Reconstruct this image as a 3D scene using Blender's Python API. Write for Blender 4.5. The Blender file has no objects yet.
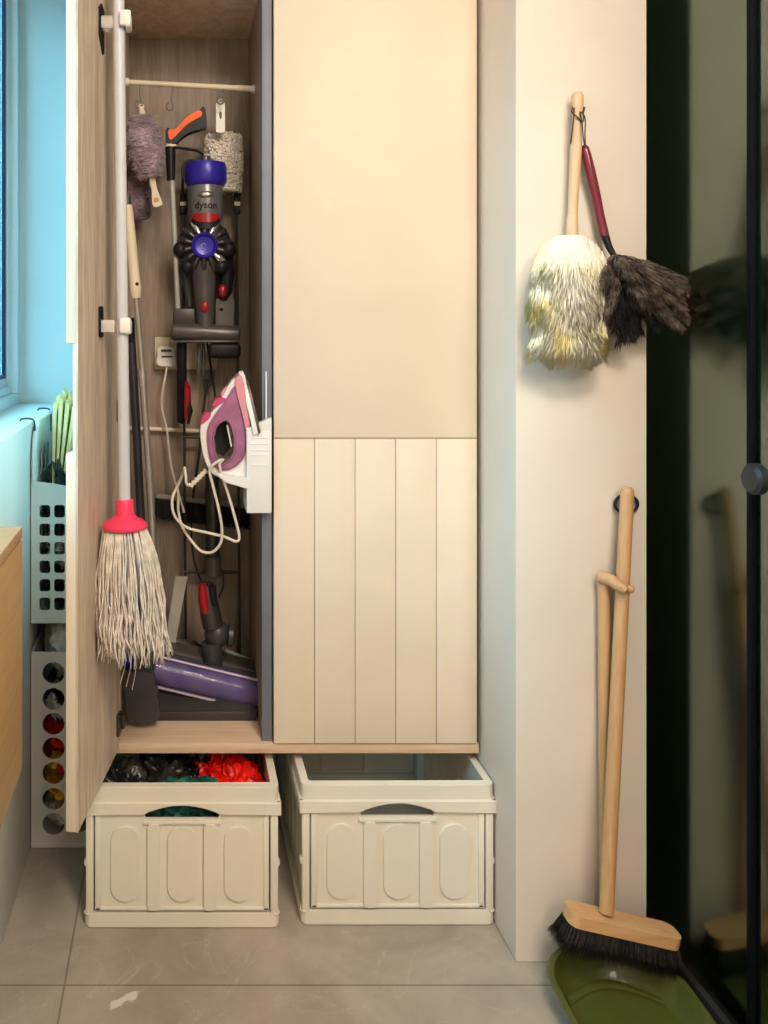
import bpy, bmesh, math, random
from mathutils import Vector, Matrix, noise
random.seed(7)
F = 850.0; CX, CY = 180.0, 325.0; EYE = 1.2
C = bpy.context.scene.collection
PI = math.pi

def at(x, y, d):
    """world point at distance d in front of the eye, read off the photograph"""
    return Vector(((x - CX) * d / F, d, EYE - (y - CY) * d / F))

# ------------------------------------------------------------------ materials
MATS = {}
def mat(name, col, rough=0.6, metal=0.0, var=0.12, scale=12.0, bump=0.0, bscale=None, stretch=(1, 1, 1),
        spec=0.5, col2=None, ramp=(0.35, 0.65), trans=0.0, ior=1.45, coat=0.0, alpha=None, sheen=0.0, detail=4.0, sss=0.0):
    if name in MATS: return MATS[name]
    m = bpy.data.materials.new(name); m.use_nodes = True
    nt = m.node_tree; b = nt.nodes['Principled BSDF']
    tc = nt.nodes.new('ShaderNodeTexCoord'); mp = nt.nodes.new('ShaderNodeMapping')
    mp.inputs['Scale'].default_value = stretch
    nt.links.new(tc.outputs['Object'], mp.inputs['Vector'])
    n = nt.nodes.new('ShaderNodeTexNoise'); n.inputs['Scale'].default_value = scale
    n.inputs['Detail'].default_value = detail
    nt.links.new(mp.outputs[0], n.inputs['Vector'])
    r = nt.nodes.new('ShaderNodeValToRGB')
    c2 = col2 or tuple(max(0, c * (1 - var)) for c in col)
    c1 = col if col2 else tuple(min(1, c * (1 + var * 0.6)) for c in col)
    r.color_ramp.elements[0].position = ramp[0]; r.color_ramp.elements[0].color = (*c2, 1)
    r.color_ramp.elements[1].position = ramp[1]; r.color_ramp.elements[1].color = (*c1, 1)
    nt.links.new(n.outputs['Fac'], r.inputs['Fac'])
    nt.links.new(r.outputs['Color'], b.inputs['Base Color'])
    b.inputs['Roughness'].default_value = rough; b.inputs['Metallic'].default_value = metal
    b.inputs['Specular IOR Level'].default_value = spec
    b.inputs['IOR'].default_value = ior
    b.inputs['Transmission Weight'].default_value = trans
    b.inputs['Coat Weight'].default_value = coat
    b.inputs['Sheen Weight'].default_value = sheen
    if sss:
        b.inputs['Subsurface Weight'].default_value = sss; b.inputs['Subsurface Scale'].default_value = 0.01
    if alpha is not None: b.inputs['Alpha'].default_value = alpha
    if bump:
        n2 = nt.nodes.new('ShaderNodeTexNoise'); n2.inputs['Scale'].default_value = bscale or scale * 3
        n2.inputs['Detail'].default_value = 6
        nt.links.new(mp.outputs[0], n2.inputs['Vector'])
        bp = nt.nodes.new('ShaderNodeBump'); bp.inputs['Strength'].default_value = bump
        bp.inputs['Distance'].default_value = 0.004
        nt.links.new(n2.outputs['Fac'], bp.inputs['Height']); nt.links.new(bp.outputs[0], b.inputs['Normal'])
    MATS[name] = m
    return m

def s(r, g, b):
    f = lambda c: ((c / 255 + 0.055) / 1.055) ** 2.4 if c > 10 else c / 255 / 12.92
    return (f(r), f(g), f(b))

def wood(name, light, dark, scale=7.0, axis='Z', rough=0.5):
    m = bpy.data.materials.new(name); m.use_nodes = True
    nt = m.node_tree; b = nt.nodes['Principled BSDF']; N = nt.nodes.new; L = nt.links.new
    tc = N('ShaderNodeTexCoord'); mp = N('ShaderNodeMapping')
    mp.inputs['Scale'].default_value = {'Z': (6, 6, .45), 'X': (.45, 6, 6), 'Y': (6, .45, 6)}[axis]
    L(tc.outputs['Object'], mp.inputs[0])
    n1 = N('ShaderNodeTexNoise'); n1.inputs['Scale'].default_value = scale * .6; n1.inputs['Detail'].default_value = 3
    n1.inputs['Distortion'].default_value = 1.2
    n2 = N('ShaderNodeTexNoise'); n2.inputs['Scale'].default_value = scale * 5; n2.inputs['Detail'].default_value = 6
    L(mp.outputs[0], n1.inputs['Vector']); L(mp.outputs[0], n2.inputs['Vector'])
    mx = N('ShaderNodeMath'); mx.operation = 'MULTIPLY_ADD'; mx.inputs[1].default_value = .5
    ad = N('ShaderNodeMath'); ad.operation = 'MULTIPLY'; ad.inputs[1].default_value = .5
    L(n2.outputs['Fac'], ad.inputs[0]); L(n1.outputs['Fac'], mx.inputs[0]); L(ad.outputs[0], mx.inputs[2])
    r = N('ShaderNodeValToRGB'); e = r.color_ramp.elements
    e[0].position = .36; e[0].color = (*dark, 1); e[1].position = .62; e[1].color = (*light, 1)
    L(mx.outputs[0], r.inputs['Fac']); L(r.outputs['Color'], b.inputs['Base Color'])
    b.inputs['Roughness'].default_value = rough
    bp = N('ShaderNodeBump'); bp.inputs['Strength'].default_value = .15; bp.inputs['Distance'].default_value = .001
    L(n2.outputs['Fac'], bp.inputs['Height']); L(bp.outputs[0], b.inputs['Normal'])
    MATS[name] = m
    return m

# ------------------------------------------------------------------ mesh helpers
class MB:
    def __init__(self): self.bm = bmesh.new()
    def _mi(self, faces, mi):
        for f in faces: f.material_index = mi
    def box(self, lo, hi, bev=0.0, mi=0, seg=2, M=None):
        t = bmesh.new()
        bmesh.ops.create_cube(t, size=1)
        lo = Vector(lo); hi = Vector(hi)
        for v in t.verts:
            v.co = Vector([(lo[i] + hi[i]) / 2 + v.co[i] * (hi[i] - lo[i]) for i in range(3)])
        if bev:
            bmesh.ops.bevel(t, geom=t.edges[:], offset=bev, segments=seg, affect='EDGES', profile=0.5)
        return self.merge(t, mi, M)
    def merge(self, t, mi=0, M=None):
        if M is not None: t.transform(M)
        bmesh.ops.recalc_face_normals(t, faces=t.faces[:])
        me = bpy.data.meshes.new('tmp'); t.to_mesh(me); t.free()
        n0 = len(self.bm.faces)
        self.bm.from_mesh(me); bpy.data.meshes.remove(me)
        self.bm.faces.ensure_lookup_table()
        for f in self.bm.faces[n0:]: f.material_index = mi
        return self
    def tube(self, pts, r, n=10, mi=0, caps=True, closed=False):
        pts = [Vector(p) for p in pts]; k = len(pts)
        rs = r if isinstance(r, (list, tuple)) else [r] * k
        t = bmesh.new(); rings = []
        T0 = (pts[1] - pts[0]).normalized()
        up = Vector((0, 0, 1)) if abs(T0.z) < .9 else Vector((0, 1, 0))
        U = T0.cross(up).normalized()
        for i, p in enumerate(pts):
            if closed: T = (pts[(i + 1) % k] - pts[i - 1]).normalized()
            elif i == 0: T = (pts[1] - pts[0]).normalized()
            elif i == k - 1: T = (pts[-1] - pts[-2]).normalized()
            else: T = (pts[i + 1] - pts[i - 1]).normalized()
            U = (U - T * U.dot(T))
            if U.length < 1e-6: U = T.orthogonal()
            U.normalize(); V = T.cross(U)
            rings.append([t.verts.new(p + (U * math.cos(a) + V * math.sin(a)) * rs[i])
                          for a in [2 * PI * j / n for j in range(n)]])
        rng = range(k if closed else k - 1)
        for i in rng:
            A, B = rings[i], rings[(i + 1) % k]
            for j in range(n): t.faces.new((A[j], A[(j + 1) % n], B[(j + 1) % n], B[j]))
        if caps and not closed:
            t.faces.new(rings[0][::-1]); t.faces.new(rings[-1])
        return self.merge(t, mi)
    def lathe(self, prof, origin, axis=(0, 0, 1), n=32, mi=0, sx=1.0, sy=1.0, ref=None):
        """prof: (radius, height) pairs along the axis"""
        ax = Vector(axis).normalized(); U = Vector(ref) if ref else ax.orthogonal()
        U = (U - ax * U.dot(ax)).normalized(); V = ax.cross(U); o = Vector(origin)
        t = bmesh.new(); rings = []
        for r, h in prof:
            r = max(r, 1e-5)
            rings.append([t.verts.new(o + ax * h + U * math.cos(a) * r * sx + V * math.sin(a) * r * sy)
                          for a in [2 * PI * j / n for j in range(n)]])
        for A, B in zip(rings, rings[1:]):
            for j in range(n): t.faces.new((A[j], A[(j + 1) % n], B[(j + 1) % n], B[j]))
        t.faces.new(rings[0][::-1]); t.faces.new(rings[-1])
        return self.merge(t, mi)
    def plate(self, outer, holes, o, u, v, nrm, th, bev=0, mi=0):
        """flat plate with holes: 2-D loops in the (u, v) frame, thickness th along nrm"""
        o, u, v, nrm = map(Vector, (o, u, v, nrm)); t = bmesh.new(); caps = ([], [])
        for loop in [outer] + list(holes):
            A = [t.verts.new(o + u * a + v * b) for a, b in loop]
            B = [t.verts.new(o + u * a + v * b + nrm * th) for a, b in loop]
            k = len(loop)
            for i in range(k):
                t.faces.new((A[i], A[(i + 1) % k], B[(i + 1) % k], B[i]))
                caps[0].append(t.edges.get((A[i], A[(i + 1) % k]))); caps[1].append(t.edges.get((B[i], B[(i + 1) % k])))
        if bev: ce = [e for c in caps for e in c]
        for c in caps: bmesh.ops.triangle_fill(t, edges=c, use_beauty=True)
        if bev:
            bmesh.ops.bevel(t, geom=[e for e in ce if e.is_valid], offset=bev, segments=3, affect='EDGES', clamp_overlap=True)
        return self.merge(t, mi)
    def sphere(self, c, r, mi=0, sub=3, scl=(1, 1, 1), disp=None, M=None):
        t = bmesh.new(); bmesh.ops.create_icosphere(t, subdivisions=sub, radius=1)
        c = Vector(c)
        for w in t.verts:
            d = w.co.normalized(); k = 1 + (disp(d) if disp else 0)
            p = Vector((d.x * r * scl[0] * k, d.y * r * scl[1] * k, d.z * r * scl[2] * k))
            w.co = (M @ p if M is not None else p) + c
        return self.merge(t, mi)
    def strand(self, pts, w, t=None):
        """a tapering three-sided hair"""
        bm = t or self.bm; k = len(pts); prev = None
        T = (pts[-1] - pts[0]).normalized() if (pts[-1] - pts[0]).length > 1e-7 else Vector((0, 0, 1))
        U = T.orthogonal().normalized(); V = T.cross(U)
        for i, p in enumerate(pts):
            q = w * (1 - i / (k - 1)) ** .6
            if i < k - 1: ring = [bm.verts.new(p + (U * math.cos(a) + V * math.sin(a)) * q) for a in (0, 2.09, 4.19)]
            else: ring = [bm.verts.new(p)] 
            if prev:
                for j in range(3):
                    if len(ring) == 3: bm.faces.new((prev[j], prev[(j + 1) % 3], ring[(j + 1) % 3], ring[j]))
                    else: bm.faces.new((prev[j], prev[(j + 1) % 3], ring[0]))
            prev = ring
    def obj(self, name, mats, parent=None, smooth=True, angle=35, label=None, M=None):
        me = bpy.data.meshes.new(name)
        if M is not None: self.bm.transform(M)
        base = parent.get('_w') if parent else None
        if base is not None: self.bm.transform(Matrix.Translation(-Vector(base)))
        self.bm.to_mesh(me); self.bm.free()
        if not isinstance(mats, (list, tuple)): mats = [mats]
        for m in mats: me.materials.append(m)
        if smooth:
            me.polygons.foreach_set('use_smooth', [True] * len(me.polygons))
            try: me.set_sharp_from_angle(angle=math.radians(angle))
            except Exception: pass
        o = bpy.data.objects.new(name, me); C.objects.link(o)
        if parent:
            o.parent = parent; o['_w'] = list(base) if base is not None else [0, 0, 0]
        if label: o['label'] = label
        return o

def tag(o, label, cat, group=None, kind=None):
    o['label'] = label; o['category'] = cat
    if group: o['group'] = group
    if kind: o['kind'] = kind
    return o
def thing(name, loc, label, cat, group=None):
    o = bpy.data.objects.new(name, None); C.objects.link(o)
    o.location = loc; o['_w'] = list(loc); o.empty_display_size = .05
    return tag(o, label, cat, group)
def struct(o): o['kind'] = 'structure'; return o
def dup(root, loc, rotz=0, label=None, group=None):
    r = root.copy(); C.objects.link(r); r.location = loc; r.rotation_euler = (0, 0, rotz)
    if label: r['label'] = label
    if group: r['group'] = group
    def kids(a, b):
        for ch in [x for x in list(C.objects) if x.parent is a]:
            c = ch.copy(); C.objects.link(c); c.parent = b; kids(ch, c)
    kids(root, r)
    return r
def smooth(pts, k=8, closed=False):
    P = [Vector(p) for p in pts]; n = len(P); out = []
    for i in range(n if closed else n - 1):
        if closed: a, b, c, d = P[i - 1], P[i], P[(i + 1) % n], P[(i + 2) % n]
        else: a, b, c, d = P[max(i - 1, 0)], P[i], P[i + 1], P[min(i + 2, n - 1)]
        for j in range(k):
            t = j / k
            out.append(.5 * ((2 * b) + (c - a) * t + (2 * a - 5 * b + 4 * c - d) * t * t + (-a + 3 * b - 3 * c + d) * t ** 3))
    if not closed: out.append(P[-1])
    return out
def rrect(x0, y0, x1, y1, r, n=5):
    out = []
    for cx, cy, a0 in ((x1 - r, y0 + r, -90), (x1 - r, y1 - r, 0), (x0 + r, y1 - r, 90), (x0 + r, y0 + r, 180)):
        for i in range(n + 1):
            a = math.radians(a0 + 90 * i / n); out.append((cx + r * math.cos(a), cy + r * math.sin(a)))
    return out
def sm2(pts, k=5, closed=True):
    return [(p.x, p.y) for p in smooth([Vector((a, b, 0)) for a, b in pts], k, closed)]
def rnd(a, b): return random.uniform(a, b)
X3, Y3, Z3 = Vector((1, 0, 0)), Vector((0, 1, 0)), Vector((0, 0, 1))

# ------------------------------------------------------------------ palette
M_wall = mat('wall_plaster', (.80, .722, .64), .75, var=.05, scale=3, bump=.12, bscale=50)
M_wallw = mat('white_wall_paint', (.78, .79, .78), .7, var=.03, scale=3, bump=.08, bscale=60)
M_cream = mat('cream_door_paint', (.80, .685, .55), .5, var=.035, scale=5, bump=.04, bscale=60)
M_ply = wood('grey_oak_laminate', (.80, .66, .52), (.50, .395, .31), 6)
M_ply_shade = wood('grey_oak_shaded_laminate', (.36, .28, .22), (.215, .165, .13), 6)  # same oak as the door, darkened: interior shade put into the colour
M_pine = wood('pale_pine_board', (.78, .60, .45), (.66, .46, .33), 5, 'X')
M_oak = wood('golden_oak_board', (.60, .36, .13), (.48, .27, .09), 6, 'Y')
M_beech = wood('beech_wood', (.61, .35, .17), (.50, .27, .115), 8)
M_beechx = wood('beech_wood_head', (.68, .40, .19), (.57, .31, .135), 8, 'X')
M_palebeech = wood('pale_beech_wood', (.78, .57, .37), (.68, .47, .28), 8)
M_alu = mat('brushed_aluminium', (.20, .215, .27), .55, .15, var=.1, scale=8)
M_steel = mat('polished_steel', (.72, .68, .64), .25, .7, var=.08, scale=20)
M_dsteel = mat('dark_steel', (.09, .082, .082), .35, .7, var=.2, scale=20)
M_black = mat('black_plastic', (.011, .011, .014), .45, var=.2, scale=30, spec=.3)
M_wire = mat('black_wire_coating', (.035, .028, .025), .5, var=.2, scale=30)
M_dgrey = mat('dark_grey_plastic', (.045, .043, .046), .38, var=.15, scale=25)
M_grey = mat('satin_grey_plastic', (.10, .092, .092), .33, .3, var=.12, scale=25)
M_white = mat('white_plastic', (.85, .83, .81), .4, var=.03, scale=8)
M_whitepole = mat('white_coated_tube', (.60, .63, .70), .28, var=.04, scale=8)
M_crate = mat('ivory_crate_plastic', (.80, .76, .66), .45, var=.04, scale=6, bump=.03, bscale=90)
M_creamp = mat('cream_plastic', (.80, .70, .53), .45, var=.06, scale=12)
M_basket = mat('white_basket_plastic', (.76, .78, .77), .45, var=.04, scale=8)
M_pink = mat('hot_pink_plastic', (.90, .05, .14), .38, var=.06, scale=14)
M_blue = mat('royal_blue_plastic', (.03, .02, .36), .3, .1, var=.12, scale=20)
M_red = mat('glossy_red_plastic', (.33, .010, .014), .28, var=.12, scale=20)
M_yarn = mat('cotton_yarn', (.84, .77, .69), .95, var=.22, scale=60, bump=.6, bscale=500)
M_clear = mat('clear_plastic', (.88, .85, .80), .12, var=.02, scale=10, alpha=.30, coat=.5)

# ------------------------------------------------------------------ room
m = MB(); m.box((-.62, -1.3, -.05), (2.2, 2.47, 0))
floor_m = bpy.data.materials.new('grey_stone_tiles'); floor_m.use_nodes = True
nt = floor_m.node_tree; N = nt.nodes.new; L = nt.links.new; b = nt.nodes['Principled BSDF']
tc = N('ShaderNodeTexCoord'); mp = N('ShaderNodeMapping'); mp.inputs['Location'].default_value = (.21, -1.545, 0)
L(tc.outputs['Object'], mp.inputs[0])
br = N('ShaderNodeTexBrick'); br.offset = 0; br.inputs['Scale'].default_value = 1
br.inputs['Brick Width'].default_value = 1.2; br.inputs['Row Height'].default_value = .6
br.inputs['Mortar Size'].default_value = .0022; br.inputs['Mortar Smooth'].default_value = .3
br.inputs['Color1'].default_value = (1, 1, 1, 1); br.inputs['Color2'].default_value = (.9, .92, .95, 1)
br.inputs['Mortar'].default_value = (.52, .5, .48, 1); L(mp.outputs[0], br.inputs['Vector'])
n1 = N('ShaderNodeTexNoise'); n1.inputs['Scale'].default_value = 3.5; n1.inputs['Detail'].default_value = 8; n1.inputs['Roughness'].default_value = .62
n1.inputs['Distortion'].default_value = .6
L(tc.outputs['Object'], n1.inputs['Vector'])
r1 = N('ShaderNodeValToRGB'); r1.color_ramp.elements[0].position = .32; r1.color_ramp.elements[0].color = (.30, .255, .21, 1)
r1.color_ramp.elements[1].position = .68; r1.color_ramp.elements[1].color = (.48, .415, .345, 1)
L(n1.outputs['Fac'], r1.inputs['Fac'])
# thin pale veins in the stone
n2 = N('ShaderNodeTexNoise'); n2.inputs['Scale'].default_value = 4.2; n2.inputs['Detail'].default_value = 5; n2.inputs['Distortion'].default_value = 1.6
L(mp.outputs[0], n2.inputs['Vector'])
sub = N('ShaderNodeMath'); sub.operation = 'SUBTRACT'; sub.inputs[1].default_value = .5; L(n2.outputs['Fac'], sub.inputs[0])
ab = N('ShaderNodeMath'); ab.operation = 'ABSOLUTE'; L(sub.outputs[0], ab.inputs[0])
rv = N('ShaderNodeMapRange'); rv.inputs['From Min'].default_value = .0; rv.inputs['From Max'].default_value = .006
rv.inputs['To Min'].default_value = .22; rv.inputs['To Max'].default_value = 0; L(ab.outputs[0], rv.inputs['Value'])
mv = N('ShaderNodeMix'); mv.data_type = 'RGBA'; mv.inputs[7].default_value = (.62, .58, .52, 1)
L(rv.outputs[0], mv.inputs[0]); L(r1.outputs[0], mv.inputs[6])
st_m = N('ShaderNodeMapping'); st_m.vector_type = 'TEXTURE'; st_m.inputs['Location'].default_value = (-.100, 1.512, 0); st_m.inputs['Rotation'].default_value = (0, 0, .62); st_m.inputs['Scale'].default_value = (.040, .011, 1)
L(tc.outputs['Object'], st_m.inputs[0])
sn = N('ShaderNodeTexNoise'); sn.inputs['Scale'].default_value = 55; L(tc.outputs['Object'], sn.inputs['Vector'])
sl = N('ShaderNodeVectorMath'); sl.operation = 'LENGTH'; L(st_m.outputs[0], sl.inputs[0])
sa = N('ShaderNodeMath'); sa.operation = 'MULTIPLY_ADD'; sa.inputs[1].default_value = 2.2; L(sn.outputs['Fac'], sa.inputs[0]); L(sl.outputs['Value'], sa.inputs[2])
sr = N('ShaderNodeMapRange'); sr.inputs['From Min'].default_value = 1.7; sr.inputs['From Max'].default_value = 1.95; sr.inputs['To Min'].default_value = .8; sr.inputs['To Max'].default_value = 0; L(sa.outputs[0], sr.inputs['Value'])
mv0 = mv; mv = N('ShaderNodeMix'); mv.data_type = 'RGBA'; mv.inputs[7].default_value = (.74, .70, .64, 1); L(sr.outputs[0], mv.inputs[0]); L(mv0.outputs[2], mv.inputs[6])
mm = N('ShaderNodeMix'); mm.data_type = 'RGBA'; mm.blend_type = 'MULTIPLY'; mm.inputs[0].default_value = 1
L(mv.outputs[2], mm.inputs[6]); L(br.outputs['Color'], mm.inputs[7]); L(mm.outputs[2], b.inputs['Base Color'])
b.inputs['Roughness'].default_value = .5
bp = N('ShaderNodeBump'); bp.inputs['Strength'].default_value = .25; bp.inputs['Distance'].default_value = .002
L(n1.outputs['Fac'], bp.inputs['Height']); L(bp.outputs[0], b.inputs['Normal'])
struct(m.obj('floor', floor_m))

m = MB(); m.box((-.62, -1.3, 0), (-.344, 2.45, .975), .002)
m.box((-.62, -1.3, 2.25), (-.40, 2.45, 2.6)); m.box((-.62, -1.3, .975), (-.40, .9, 2.25))
struct(m.obj('wall_left', M_wallw))
m = MB(); m.box((-.62, 2.45, 0), (.879, 2.55, 2.6)); struct(m.obj('wall_back', M_wallw))
m = MB(); m.box((.632, 1.60, 0), (.879, 2.45, 2.6), .003); struct(m.obj('wall_right', M_wall))
m = MB(); m.box((-.62, -1.4, 0), (2.2, -1.3, 2.6)); struct(m.obj('wall_front', M_wall))
m = MB(); m.box((-.62, -1.4, 2.6), (2.2, 2.55, 2.65)); struct(m.obj('ceiling', M_wallw))
M_shower = mat('dark_green_shower_wall', (.34, .48, .32), .6, var=.15, scale=2)
m = MB(); m.box((.879, 2.0, 0), (2.2, 2.4, 2.6)); m.box((2.1, -1.3, 0), (2.2, 2.3, 2.6)); struct(m.obj('wall_shower', M_shower))

# window: frame, sash, rubber gasket, pane
M_frame = mat('pale_window_aluminium', (.80, .84, .88), .35, 0, var=.04, scale=6)
M_gasket = mat('dark_rubber_gasket', (.012, .02, .05), .5, var=.1)
M_pane = bpy.data.materials.new('window_glass'); M_pane.use_nodes = True
nt = M_pane.node_tree; nt.nodes.clear(); N = nt.nodes.new
o_ = N('ShaderNodeOutputMaterial'); mx = N('ShaderNodeMixShader'); t_ = N('ShaderNodeBsdfTransparent'); g_ = N('ShaderNodeBsdfGlossy')
fr = N('ShaderNodeFresnel'); fr.inputs['IOR'].default_value = 1.12; nz = N('ShaderNodeTexNoise'); nz.inputs['Scale'].default_value = 2
rr = N('ShaderNodeValToRGB'); rr.color_ramp.elements[0].color = (.78, .92, .95, 1); rr.color_ramp.elements[1].color = (.82, .94, .97, 1)
nt.links.new(nz.outputs['Fac'], rr.inputs['Fac']); nt.links.new(rr.outputs[0], t_.inputs[0]); g_.inputs['Roughness'].default_value = .03
nt.links.new(fr.outputs[0], mx.inputs[0]); nt.links.new(t_.outputs[0], mx.inputs[1]); nt.links.new(g_.outputs[0], mx.inputs[2]); nt.links.new(mx.outputs[0], o_.inputs[0])
WX = -.467
win = bpy.data.objects.new('window_1', None); C.objects.link(win); win['kind'] = 'structure'; win['_w'] = [0, 0, 0]
def ring_yz(m, y0, y1, z0, z1, w, x0, x1, bev=.003):
    m.box((x0, y0, z0), (x1, y1, z0 + w), bev); m.box((x0, y0, z1 - w), (x1, y1, z1), bev)
    m.box((x0, y0, z0 + w), (x1, y0 + w, z1 - w), bev); m.box((x0, y1 - w, z0 + w), (x1, y1, z1 - w), bev)
m = MB(); ring_yz(m, .9, 2.45, .975, 2.25, .030, WX - .06, WX + .005); m.box((WX - .055, 1.50, 1.0), (WX - .005, 1.56, 2.2), .003)
m.box((WX - .05, .93, 1.005), (WX - .012, 2.42, 1.028), .003); m.obj('window_frame', M_frame, win)
m = MB()
for a, b_ in ((1.56, 2.42), (.93, 1.50)):
    ring_yz(m, a, b_, 1.005, 2.22, .013, WX - .055, WX - .0245); m.box((WX - .055, a, 1.018), (WX - .0245, b_, 1.05), .003)
m.obj('sash', M_frame, win)
m = MB()
for a, b_ in ((1.573, 2.407), (.943, 1.487)): ring_yz(m, a, b_, 1.05, 2.207, .009, WX - .0355, WX - .0255, 0)
m.obj('gasket', M_gasket, win)
m = MB(); m.box((WX - .040, 1.575, 1.052), (WX - .036, 2.406, 2.205)); m.box((WX - .040, .945, 1.052), (WX - .036, 1.485, 2.205))
m.obj('pane', M_pane, win)

# shower screen: real tinted glass, black profiles and floor track
M_glass = bpy.data.materials.new('tinted_shower_glass'); M_glass.use_nodes = True
nt = M_glass.node_tree; nt.nodes.clear(); N = nt.nodes.new
o_ = N('ShaderNodeOutputMaterial'); mx = N('ShaderNodeMixShader'); t_ = N('ShaderNodeBsdfTransparent'); g_ = N('ShaderNodeBsdfGlossy')
fr = N('ShaderNodeFresnel'); fr.inputs['IOR'].default_value = 2.5; nz = N('ShaderNodeTexNoise'); nz.inputs['Scale'].default_value = 3
rr = N('ShaderNodeValToRGB'); rr.color_ramp.elements[0].color = (.52, .64, .52, 1); rr.color_ramp.elements[1].color = (.56, .68, .56, 1)
nt.links.new(nz.outputs['Fac'], rr.inputs['Fac']); nt.links.new(rr.outputs[0], t_.inputs[0]); g_.inputs['Roughness'].default_value = .14
g_.inputs['Color'].default_value = (.84, 1, .86, 1)
nt.links.new(fr.outputs[0], mx.inputs[0]); nt.links.new(t_.outputs[0], mx.inputs[1]); nt.links.new(g_.outputs[0], mx.inputs[2]); nt.links.new(mx.outputs[0], o_.inputs[0])
GX = .92
scr = thing('shower_screen', (GX, 1.4, 0), 'green tinted glass shower screen with a black upright profile, beside the pillar', 'shower screen')
m = MB(); m.box((GX, 1.366, .035), (GX + .008, 1.998, 2.3)); m.obj('fixed_pane', M_glass, scr)
m = MB(); m.box((GX, .45, .035), (GX + .008, 1.360, 2.3)); m.obj('door_pane', M_glass, scr)
m = MB(); m.box((GX - .008, 1.357, .03), (GX + .002, 1.369, 2.32), .001); m.obj('upright_profile', mat('matt_black_profile', (.004, .0045, .008), .6, var=.2, scale=9, spec=.1), scr)
m = MB(); m.box((GX - .012, .4, 0), (GX + .02, 1.998, .035), .003); m.obj('floor_track', M_dsteel, scr)
m = MB(); p = at(766, 479, 1.322)
m.lathe([(.006, 0), (.008, .012), (.020, .02), (.024, .028), (.024, .045), (.020, .052), (0, .053)], (GX + .008, p.y, p.z), (1, 0, 0))
m.lathe([(.008, 0), (.010, .008), (.020, .014), (.0245, .02), (.0245, .030), (.019, .035), (0, .036)], (GX, p.y, p.z), (-1, 0, 0))
m.obj('door_knob', mat('dark_knob_metal', (.03, .035, .04), .45, .3), scr)

# ------------------------------------------------------------------ wardrobe
W = thing('wardrobe', (-.13, 1.8, .3), 'tall built-in wardrobe with cream doors, the narrow left one standing open', 'wardrobe')
BZ, BK, DIV0, DIV1 = .3, 2.15, .174, .191
m = MB(); m.box((-.145, 1.80, BZ + .02), (-.127, BK + .018, 2.55)); m.obj('side_panel', M_ply, W)
m = MB(); m.box((.608, 1.80, BZ + .02), (.628, BK + .018, 2.55)); m.obj('side_panel', M_ply, W)
m = MB(); m.box((-.127, BK, BZ + .02), (.608, BK + .018, 2.55)); m.obj('back_panel', M_ply_shade, W)
m = MB(); m.box((-.145, 1.785, BZ), (.628, BK + .018, BZ + .021), .0015); m.obj('bottom_board', M_pine, W)
m = MB(); m.box((-.127, 1.82, 1.925), (DIV0, BK, 1.945)); m.obj('shelf', M_ply, W)
m = MB(); m.box((DIV0, 1.802, BZ + .021), (DIV1, BK, 2.55)); m.obj('divider', M_ply_shade, W)
m = MB(); m.box((DIV0 - .001, 1.794, BZ + .021), (DIV1 + .003, 1.802, 2.55), .001); m.obj('edge_strip', M_alu, W, label='grey-blue metal strip on the front edge of the divider')
# right door: plain upper board, lower boards with grooves
m = MB()
dx0, dx1, zs = .1965, .6215, .9625
m.box((dx0, 1.779, zs + .0012), (dx1, 1.797, 2.5), .0015)
w = (dx1 - dx0) / 5
m.box((dx0, 1.784, BZ + .024), (dx1, 1.797, zs))
for i in range(5):
    m.box((dx0 + w * i + (.0006 if i else 0), 1.779, BZ + .024), (dx0 + w * (i + 1) - (.0006 if i < 4 else 0), 1.786, zs - .0012), .0012)
m.obj('door', M_cream, W, label='cream closed door, plain above and grooved in vertical boards below')
# left door stands open
H = Vector((-.127, 1.792, 0)); E = Vector((-.1786, 1.488, 0)); u = (E - H).normalized(); n = Vector((u.y, -u.x, 0))  # n: to the outer side (-X)
if n.x > 0: n = -n
Lw = (E - H).length
MD = Matrix(((u.x, n.x, 0, H.x), (u.y, n.y, 0, H.y), (0, 0, 1, 0), (0, 0, 0, 1)))
m = MB()
m.box((0, 0, BZ + .011), (Lw, .004, 2.5), M=MD)                                  # inner laminate
dl = m.obj('door', [M_ply, M_cream], W, label='open door with grey oak inner face')
m = MB()
m.box((0, .004, 1.168), (Lw, .022, 2.5), .001, M=MD)
m.box((0, .004, BZ + .011), (Lw, .022, .974), .001, M=MD)
m.box((0, .004, .974), (Lw - .002, .010, 1.168), M=MD)
m.box((0, .010, .974), (Lw - .09, .022, 1.168), M=MD)
o = m.obj('door_facing', M_cream, dl, label='cream outer facing of the open door with a grip notch')
for z in (.345, 1.0, 2.1):
    m = MB(); m.box((.004, -.006, z), (.03, 0, z + .045), .002, M=MD); m.box((-.004, -.012, z + .008), (.012, -.002, z + .037), .002, M=MD); m.obj('hinge', M_dsteel, dl)
def door_pt(px, off=0.0):
    """point on the inner face of the open door seen at column px"""
    k = (px - CX) / F; a = H.x - H.y * (u.x / u.y); d = a / (k - u.x / u.y)
    return Vector((k * d, d, 0)) - n * off

# crumb: small knob inside on back panel
m = MB(); p = at(132, 41, BK); m.lathe([(.003, 0), (.0035, .004), (0, .005)], p, (0, -1, 0)); m.obj('shelf_pin', M_steel, W)

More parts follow.
